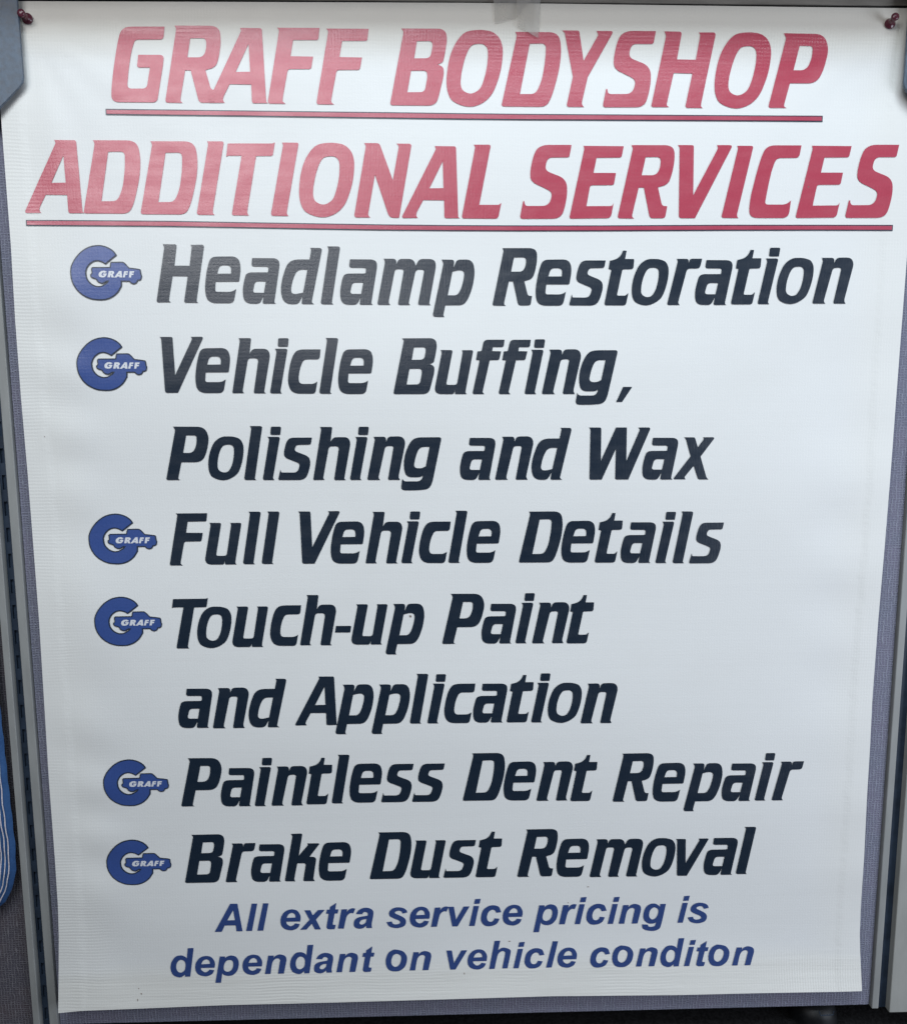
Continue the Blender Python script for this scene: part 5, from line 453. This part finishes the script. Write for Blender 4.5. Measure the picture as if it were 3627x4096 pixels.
# ------------------------------------------------------------------ office panels and posts
pan = empty("fabric_panel", (0.035, 0.012, -0.674))
tag(pan, "lavender grey woven fabric panel behind the white banner", "panel")
bm = bmesh.new(); box(bm, (-0.4246, 0.004, -0.6735), (0.4958, 0.040, 0.4092), 0.002)
keep(bm_obj("fabric_face", bm, M_FABRIC), pan)
for sgn, x in ((1, 0.443),):
    T = Matrix.Translation((x, 0.030, -0.705))
    bm = bmesh.new()
    lathe(bm, [(0.0, 0.024), (0.012, 0.0235), (0.021, 0.020), (0.0255, 0.012), (0.027, 0.0)], T)
    ft = keep(bm_obj("foot", bm, M_FOOT, None, True), pan)
    bm = bmesh.new()
    tube(bm, [(x - 0.0085, -0.001, -0.6755), (x - 0.0075, -0.002, -0.6795), (x + 0.0070, -0.002, -0.6790), (x + 0.0080, -0.001, -0.6750)], 0.0006, 6)
    br = keep(bm_obj("foot_clip", bm, M_SLOT), pan)

def slotted(bm, x0, x1, y, z0, z1, hx0, hx1, pitch, hh):
    """sheet with a column of rectangular slots, a real opening for each"""
    xs = [x0, hx0, hx1, x1]
    z = z0
    def quad(a, b, c, d):
        for yy in (y, y + 0.0015):
            q = [(a, yy, c), (b, yy, c), (b, yy, d), (a, yy, d)]
            bm.faces.new([bm.verts.new(p) for p in q])
    while z < z1:
        t_ = min(z + pitch, z1)
        quad(x0, hx0, z, t_); quad(hx1, x1, z, t_)
        quad(hx0, hx1, z, max(z + 0.001, min(z + pitch - hh, z1)))
        za, zb = z + pitch - hh, t_
        if hh and zb > za:      # lips of the slot
            for (p, q) in (((hx0, za), (hx1, za)), ((hx0, zb), (hx1, zb)), ((hx0, za), (hx0, zb)), ((hx1, za), (hx1, zb))):
                bm.faces.new([bm.verts.new(c) for c in ((p[0], y, p[1]), (q[0], y, q[1]), (q[0], y + 0.004, q[1]), (p[0], y + 0.004, p[1]))])
        z += pitch

def post(name, label, inner, slot, outer, zb, zo, hole, mat_o, hh):
    e = empty(name, ((slot[0] + slot[1]) / 2, 0.01, zb))
    tag(e, label, "panel post", "posts beside the fabric panel")
    bm = bmesh.new(); box(bm, (inner[0], 0.0005, zb), (inner[1], 0.030, 0.4094), 0.0009)
    keep(bm_obj("trim_bar", bm, M_TRIM), e)
    bm = bmesh.new(); box(bm, (outer[0], 0.0, zo), (outer[1], 0.030, 0.4094), 0.0009)
    keep(bm_obj("trim_bar", bm, mat_o), e)
    bm = bmesh.new()
    slotted(bm, slot[0], slot[1], 0.0075, zb - 0.004, 0.409, hole[0], hole[1], 0.0272, hh)
    st = keep(bm_obj("slotted_strip", bm, M_SLOT), e)
    bm = bmesh.new(); box(bm, (slot[0] - 0.0006, 0.0098, zb - 0.004), (slot[1] + 0.0006, 0.028, 0.409))
    keep(bm_obj("strip_back", bm, M_HOLE), e)
    return e

post("panel_post", "narrow grey post with dark slotted strip left of the banner", (-0.4338, -0.4247), (-0.4442, -0.4338), (-0.4516, -0.4442), -0.7045, -0.7045, (-0.4420, -0.4384), M_TRIM, 0.0150)
post("panel_post", "grey post with dark slotted strip and wide pale bar right of the banner", (0.4962, 0.5040), (0.5040, 0.5165), (0.5165, 0.580), -0.6750, -0.6800, (0.5095, 0.5108), M_TRIM2, 0.0)

side = empty("side_panel", (-0.70, 0.02, -0.69))
tag(side, "dim grey fabric panel behind the blue garment, at left edge", "panel")
bm = bmesh.new(); box(bm, (-0.95, 0.006, -0.7045), (-0.4520, 0.036, 0.4092), 0.002)
keep(bm_obj("fabric_face", bm, M_FABRIC2), side)

# ------------------------------------------------------------------ shelf rail above, with its brackets
sh = empty("overhead_shelf", (0.03, -0.06, 0.42))
tag(sh, "brown grey shelf rail running along the top of the banner", "shelf")
bm = bmesh.new(); box(bm, (-0.4245, -0.0005, 0.3938), (0.4955, 0.0035, 0.4095), 0.0008)
keep(bm_obj("rail", bm, M_RAIL), sh)
bm = bmesh.new(); box(bm, (-0.4245, 0.0012, 0.380), (0.4955, 0.0034, 0.3936))  # near-black strip painted in for the shade in the gap below the rail
keep(bm_obj("rail_gap_shade", bm, M_GAP_SHADE), sh)
bm = bmesh.new(); box(bm, (-0.60, -0.062, 0.410), (0.62, 0.034, 0.475), 0.002)
keep(bm_obj("shelf_deck", bm, M_RAIL), sh)

def bracket(label, xa, sg, zb):
    """flat plate with a chamfered lower corner; xa = its inner edge, sg = direction away from the banner"""
    poly = [(xa, 0.4096), (xa - sg * 0.0008, zb + 0.004), (xa - sg * 0.0005, zb + 0.0012), (xa + sg * 0.0006, zb - 0.0014), (xa + sg * 0.0032, zb - 0.0046), (xa + sg * 0.060, zb - 0.0585), (xa + sg * 0.075, zb - 0.0585), (xa + sg * 0.075, 0.4096)]
    if sg > 0: poly = poly[::-1]
    bm = bmesh.new(); prism(bm, poly, -0.0125, -0.0100, 0.0006)
    o = bm_obj("shelf_bracket", bm, M_BRACKET)
    tag(o, label, "bracket", "brackets under the shelf rail")
    return o
bracket("slate grey bracket plate with slanted lower corner at top left", -0.3826, -1, 0.3152)
bracket("slate grey bracket plate barely showing at the right edge", 0.4560, 1, 0.3152)

# ------------------------------------------------------------------ the banner
def wave(x, z):
    """depth of the hanging vinyl in front of the panel (metres)"""
    d = 0.0019 * math.sin(7.2 * z + 1.1 * math.sin(3.1 * x) + 0.6)
    d += 0.0013 * math.sin(19 * z + 4.3 * x + 1.4) + 0.0007 * math.sin(11 * x - 5 * z)
    d += 0.0006 * math.sin(34 * z - 6 * x) * math.exp(-((x + 0.1) / 0.35) ** 2)
    top = max(0.0, min(1.0, (0.391 - z) / 0.10))
    d *= top * top * (3 - 2 * top)
    # soft puckers pulling in from the side hems, and slack folds below the pins
    pl_ = math.exp(-((x + 0.368) / 0.030) ** 2)
    d += 0.0010 * pl_ * math.sin(z * 71 + 2.6 * math.sin(z * 15) + 9 * x)
    pr_ = math.exp(-((x - 0.425) / 0.034) ** 2)
    d += 0.0008 * pr_ * math.sin(z * 52 + 2.2 * math.sin(z * 11 + 2) - 8 * x)
    r1 = math.hypot(x + 0.38, z - 0.375); r2 = math.hypot(x - 0.444, z - 0.377)
    a1 = math.atan2(z - 0.375, x + 0.38); a2 = math.atan2(z - 0.377, x - 0.444)
    d += 0.00045 * math.sin(a1 * 17) * min(1, r1 / 0.06) * math.exp(-r1 / 0.16)
    d += 0.0004 * math.sin(a2 * 15) * min(1, r2 / 0.06) * math.exp(-r2 / 0.14)
    ex = max(0.0, (-0.33 - x) / 0.085)                     # puckered left hem
    d += 0.00026 * ex * math.sin(z * 83 + 3 * math.sin(z * 17)) * (0.55 + 0.45 * math.sin(z * 11 + 1))
    ey = max(0.0, (0.36 - x) * -1 / 0.12)
    d += 0.0005 * min(1, ey) * math.sin(z * 58 + 1.7 * math.sin(z * 13))
    low = max(0.0, (-0.565 - z) / 0.09)                    # lower corners lift a little
    d += low * low * (0.006 + 0.003 * max(0, (-x - 0.15) / 0.27) ** 2 + 0.003 * max(0, (x - 0.2) / 0.28) ** 2)
    return -0.0042 - d

def place(x, z, lift=0.0):
    """point of the hanging vinyl for a point measured on the panel plane"""
    w = wave(x, z)
    k = (0.77 + w) / 0.77
    return (x * k, w - lift, z * k)

def wnormal(x, z):
    e = 0.002
    gx = (wave(x + e, z) - wave(x - e, z)) / (2 * e)
    gz = (wave(x, z + e) - wave(x, z - e)) / (2 * e)
    return Vector((gx, -1.0, gz)).normalized()

OUT = pts(BANNER, 0.001)
iTR = 7; iBR = 21; iBL = 31
def curve(seq):
    L = [0.0]
    for a, b in zip(seq, seq[1:]): L.append(L[-1] + math.hypot(b[0] - a[0], b[1] - a[1]))
    def f(t):
        s = t * L[-1]
        for i in range(len(seq) - 1):
            if s <= L[i + 1] + 1e-12:
                k = (s - L[i]) / max(1e-9, L[i + 1] - L[i])
                return (seq[i][0] + k * (seq[i + 1][0] - seq[i][0]), seq[i][1] + k * (seq[i + 1][1] - seq[i][1]))
        return seq[-1]
    return f
top_c = curve(OUT[0:iTR + 1]); right_c = curve(OUT[iTR:iBR + 1][::-1])
bot_c = curve(OUT[iBR:iBL + 1][::-1]); left_c = curve((OUT[iBL:] + [OUT[0]]))
NU, NV = 150, 170
vv = []; ff = []
c00, c10, c01, c11 = bot_c(0), bot_c(1), top_c(0), top_c(1)
for j in range(NV + 1):
    v = j / NV
    for i in range(NU + 1):
        u = i / NU
        b, t_, l, r = bot_c(u), top_c(u), left_c(v), right_c(v)
        p = [(1 - v) * b[k] + v * t_[k] + (1 - u) * l[k] + u * r[k]
             - ((1 - u) * (1 - v) * c00[k] + u * (1 - v) * c10[k] + (1 - u) * v * c01[k] + u * v * c11[k]) for k in (0, 1)]
        vv.append(place(p[0], p[1]))
for j in range(NV):
    for i in range(NU):
        a = j * (NU + 1) + i
        ff.append((a, a + 1, a + NU + 2, a + NU + 1))
nf = len(vv)                                                # back skin and rim give the sheet its 0.6 mm
vv += [(x, y + 0.0006, z) for x, y, z in vv]
ff += [tuple(q + nf for q in f[::-1]) for f in ff]
rim = [i for i in range(NU + 1)] + [j * (NU + 1) + NU for j in range(1, NV + 1)] + [NV * (NU + 1) + i for i in range(NU - 1, -1, -1)] + [j * (NU + 1) for j in range(NV - 1, 0, -1)]
nr = len(vv)
vv += [vv[i] for i in rim] + [vv[i + nf] for i in rim]
for k in range(len(rim)):
    k2 = (k + 1) % len(rim)
    ff.append((nr + k2, nr + k, nr + len(rim) + k, nr + len(rim) + k2))
banner = mesh_obj("banner", vv, ff, M_WHITE, None, True)
tag(banner, "large white vinyl services banner with red headings and dark blue lettering", "banner")

def printed(name, polys, mat, parent, lift, step=0.007):
    """polys: list of (outer, holes) in metres on the banner; flat print that follows the vinyl"""
    bm = bmesh.new()
    for outer, holes in polys:
        loops = [outer] + holes
        flat = [p for lp in loops for p in lp]
        tris = geometry.tessellate_polygon([[Vector((p[0], p[1], 0)) for p in lp] for lp in loops])
        vs_ = [bm.verts.new((x, z, 0)) for x, z in flat]
        for t3 in tris:
            a, c, d = (flat[k] for k in t3)
            ar = (c[0] - a[0]) * (d[1] - a[1]) - (d[0] - a[0]) * (c[1] - a[1])
            if abs(ar) < 1e-13: continue
            try: bm.faces.new([vs_[k] for k in (t3 if ar > 0 else t3[::-1])])
            except ValueError: pass
    for _ in range(6):                                   # fine enough to lie on the ripples
        long_ = [e for e in bm.edges if e.calc_length() > step]
        if not long_: break
        bmesh.ops.subdivide_edges(bm, edges=long_, cuts=1, use_grid_fill=False)
        bmesh.ops.triangulate(bm, faces=[f for f in bm.faces if len(f.verts) > 3])
    bmesh.ops.delete(bm, geom=[v for v in bm.verts if not v.link_faces], context='VERTS')
    N = []
    for v in bm.verts:
        x, z = v.co.x, v.co.y
        v.co = Vector(place(x, z, lift)); N.append(wnormal(x, z))
    me = bpy.data.meshes.new(name)
    bm.to_mesh(me); bm.free()
    me.materials.append(mat)
    me.polygons.foreach_set("use_smooth", [True] * len(me.polygons))
    me.normals_split_custom_set_from_vertices(N)
    o = bpy.data.objects.new(name, me)
    COL.objects.link(o)
    o.parent = parent
    return o

def inside(p, poly):
    r = False
    for (x1, y1), (x2, y2) in zip(poly, poly[1:] + poly[:1]):
        if (y1 > p[1]) != (y2 > p[1]) and p[0] < (x2 - x1) * (p[1] - y1) / (y2 - y1) + x1: r = not r
    return r

def dens(loop, step=0.012):
    out = []
    for (x1, y1), (x2, y2) in zip(loop, loop[1:] + loop[:1]):
        n = max(1, int(math.hypot(x2 - x1, y2 - y1) / step))
        out += [(x1 + (x2 - x1) * k / n, y1 + (y2 - y1) * k / n) for k in range(n)]
    return out

GL = {k: [pts(c) for c in v] for k, v in GLYPHS.items()}
for li, (text, face, cap, places) in enumerate(LINES):
    polys = []
    for ch, gx, gz in places:
        cs = [dens([(gx * 0.001 + px * cap * 0.001, gz * 0.001 + pz * cap * 0.001) for px, pz in c]) for c in GL[face + ch]]
        outs = [c for c in cs if not any(o is not c and inside(c[0], o) for o in cs)]
        for o in outs:
            polys.append((o, [c for c in cs if c is not o and c not in outs and inside(c[0], o)]))
    nm = "heading_lettering" if li < 2 else ("note_lettering" if face == 'h' else "service_lettering")
    mt = M_RED if li < 2 else (M_NOTE if face == 'h' else M_NAVY)
    o = printed(nm, polys, mt, banner, 0.0005)
    o["label"] = ("red slanted heading reading " if li < 2 else "blue slanted note reading " if face == 'h' else "dark navy slanted line reading ") + text

def strip(name, loop, mat, parent, lift):
    """long ruled bar: top edge points, then bottom edge points backwards"""
    n = len(loop) // 2
    ft, fb = curve(loop[:n]), curve(loop[n:][::-1])
    V = []; Fc = []; N = []; K = 160
    for i in range(K + 1):
        for j in range(3):
            a, b = ft(i / K), fb(i / K)
            x, z = a[0] + (b[0] - a[0]) * j / 2, a[1] + (b[1] - a[1]) * j / 2
            V.append(place(x, z, lift)); N.append(wnormal(x, z))
    for i in range(K):
        for j in range(2):
            q = i * 3 + j
            Fc.append((q, q + 1, q + 4, q + 3))
    o = mesh_obj(name, V, Fc, mat, parent, True)
    o.data.normals_split_custom_set_from_vertices(N)
    return o

for brd, fil in ((UNDERLINE_A, UNDERLINE_A_FILL), (UNDERLINE_B, UNDERLINE_B_FILL)):
    u = strip("underline", pts(brd, 0.001), M_EDGE, banner, 0.0005)
    strip("underline_fill", pts(fil, 0.001), M_REDLINE, u, 0.0008)

LG = {k: pts(v, 0.001) for k, v in LOGO.items()}
LW = [pts(v, 0.001) for v in LOGO_WORD]
for lx, lz in LOGO_POS:
    mv = lambda c: [(x + lx * 0.001, z + lz * 0.001) for x, z in c]
    lg = printed("logo", [(mv(LG['ring']), []), ], M_EDGE, banner, 0.0005)
    printed("truck_outline", [(mv(LG['truck']), [])], M_EDGE, lg, 0.0006)
    printed("truck_fill", [(mv(LG['truckf']), [])], M_BLUE, lg, 0.0007)
    printed("ring_fill", [(mv(LG['ringf']), [])], M_BLUE, lg, 0.0008)
    w = [mv(c) for c in LW]
    printed("wordmark", [(w[0], []), (w[1], [w[2]]), (w[3], [w[4]]), (w[5], []), (w[6], [])], M_WORD, lg, 0.0009)

def disc(x, z, rx, rz, n=9):
    return [(x + rx * math.cos(2 * math.pi * k / n) * random.uniform(0.8, 1.1), z + rz * math.sin(2 * math.pi * k / n) * random.uniform(0.8, 1.1)) for k in range(n)]
specks = [(-0.0265, -0.2065, 0.0013, 0.0013), (-0.392, -0.0165, 0.0005, 0.0005), (-0.330, -0.6335, 0.0009, 0.0008), (-0.3325, -0.627, 0.0005, 0.0007), (-0.3345, -0.641, 0.0005, 0.0016), (0.1665, -0.5165, 0.0012, 0.0004), (0.0795, -0.580, 0.0012, 0.0006), (0.029, -0.618, 0.0005, 0.0014), (0.1445, -0.535, 0.0006, 0.0005), (0.373, 0.226, 0.0006, 0.0008)]
for s in specks:
    printed("stain_speck", [(disc(*s), [])], M_SPECK, banner, 0.0005)

# ------------------------------------------------------------------ pushpins
def pushpin(label, x, z, tilt_x, tilt_z):
    x, y, z = place(x, z)
    d = Vector((tilt_x, -1, tilt_z)).normalized()
    Mx = Matrix.Translation((x, y, z)) @ d.to_track_quat('Z', 'Y').to_matrix().to_4x4()
    bm = bmesh.new()
    lathe(bm, [(0.0, 0.0002), (0.0040, 0.0002), (0.0049, 0.0006), (0.0051, 0.0013), (0.0047, 0.0020), (0.0034, 0.0028), (0.0024, 0.0042), (0.0021, 0.0060), (0.0022, 0.0078), (0.0027, 0.0090), (0.0034, 0.0098), (0.0037, 0.0108), (0.0035, 0.0118), (0.0028, 0.0126), (0.0014, 0.0131), (0.0, 0.0132)], Mx)
    o = bm_obj("pushpin", bm, M_PIN, None, True)
    tag(o, label, "pushpin", "pushpins holding the banner")
    return o
pushpin("plum pushpin beside the slanted bracket, pinning the banner's left corner", -0.3797, 0.3753, -0.03, -0.02)
pushpin("plum pushpin alone on the pale margin at the banner's right corner", 0.4443, 0.3770, -0.10, 0.14)

# ------------------------------------------------------------------ tape over the top edge
def tape():
    e = empty("tape", (0.082, -0.005, 0.385))
    tag(e, "crumpled frosted tape hooked over the banner's top edge", "tape")
    def sheet(name, quad, lift, n=14, bow=0.0015):
        V = []; Fc = []
        for j in range(n + 1):
            for i in range(n + 1):
                u, v = i / n, j / n
                p = [(1 - v) * ((1 - u) * quad[0][k] + u * quad[1][k]) + v * ((1 - u) * quad[3][k] + u * quad[2][k]) for k in (0, 1)]
                y = min(wave(p[0], min(p[1], 0.39)), -0.0042) - lift - bow * (0.6 * math.sin(math.pi * u) * (0.4 + v) + 0.5 * math.sin(6 * u + 4 * v) * 0.4)
                V.append((p[0], y, p[1]))
        for j in range(n):
            for i in range(n):
                a = j * (n + 1) + i
                Fc.append((a, a + 1, a + n + 2, a + n + 1))
        return keep(mesh_obj(name, V, Fc, M_TAPE, None, True), e)
    sheet("tape_flap", [(0.0605, 0.3722), (0.0812, 0.3770), (0.1035, 0.4045), (0.0590, 0.4045)], 0.0009)
    sheet("tape_tail", [(0.0812, 0.3698), (0.1020, 0.3592), (0.1043, 0.4040), (0.0815, 0.4040)], 0.0024, 14, 0.0028)
tape()

# ------------------------------------------------------------------ blue garment at the left
def garment():
    edge = [(-0.452, 0.02), (-0.4515, -0.10), (-0.4525, -0.19), (-0.4530, -0.235), (-0.4521, -0.286), (-0.4508, -0.344), (-0.4495, -0.400), (-0.4480, -0.455), (-0.4495, -0.482), (-0.4540, -0.500), (-0.4630, -0.517), (-0.478, -0.530), (-0.505, -0.538), (-0.56, -0.541), (-0.62, -0.538)]
    e = []
    edge = [(x * 1.009, z * 1.0) for x, z in edge]
    f = curve(edge)
    NP = 90
    e = [f(k / NP) for k in range(NP + 1)]
    cx, cz = -0.64, -0.15
    rings = []
    V = []; Fc = []
    prof = [(0.0, -0.0005), (0.0015, -0.0035), (0.005, -0.0062), (0.012, -0.0080), (0.022, -0.0075), (0.034, -0.0095), (0.06, -0.014), (0.10, -0.018), (0.16, -0.018)]
    for d, y in prof:
        for k, (x, z) in enumerate(e):
            a = e[max(k - 1, 0)]; b = e[min(k + 1, NP)]
            tx, tz = b[0] - a[0], b[1] - a[1]
            l = math.hypot(tx, tz); nx, nz = tz / l, -tx / l     # inward (left / up)
            w = 0.0012 * math.sin(k * 0.55) * min(1, d / 0.01) + 0.0007 * math.sin(k * 1.7 + d * 300)
            V.append((x + nx * d, y - 0.004 + w, z + nz * d))
    n = NP + 1
    for j in range(len(prof) - 1):
        for k in range(NP):
            a = j * n + k
            Fc.append((a, a + 1, a + n + 1, a + n))
    g = mesh_obj("hanging_garment", V, Fc, M_GARMENT, None, True)
    tag(g, "blue cloth garment with white topstitched rounded hem hanging at left", "garment")
    for d in (0.0042, 0.0078, 0.0115):
        path = []
        for k in range(2, NP - 1):
            x, z = e[k]
            a = e[k - 1]; b = e[k + 1]
            tx, tz = b[0] - a[0], b[1] - a[1]; l = math.hypot(tx, tz); nx, nz = tz / l, -tx / l
            y = -0.0062 - 0.0018 * min(1, (d - 0.004) / 0.008)
            path.append((x + nx * d, y - 0.0045 + 0.0012 * math.sin(k * 0.55) * min(1, d / 0.01) + 0.0007 * math.sin(k * 1.7 + d * 300), z + nz * d))
        bm = bmesh.new(); tube(bm, path, 0.0006, 6)
        bm_obj("stitching", bm, M_STITCH, g)
garment()
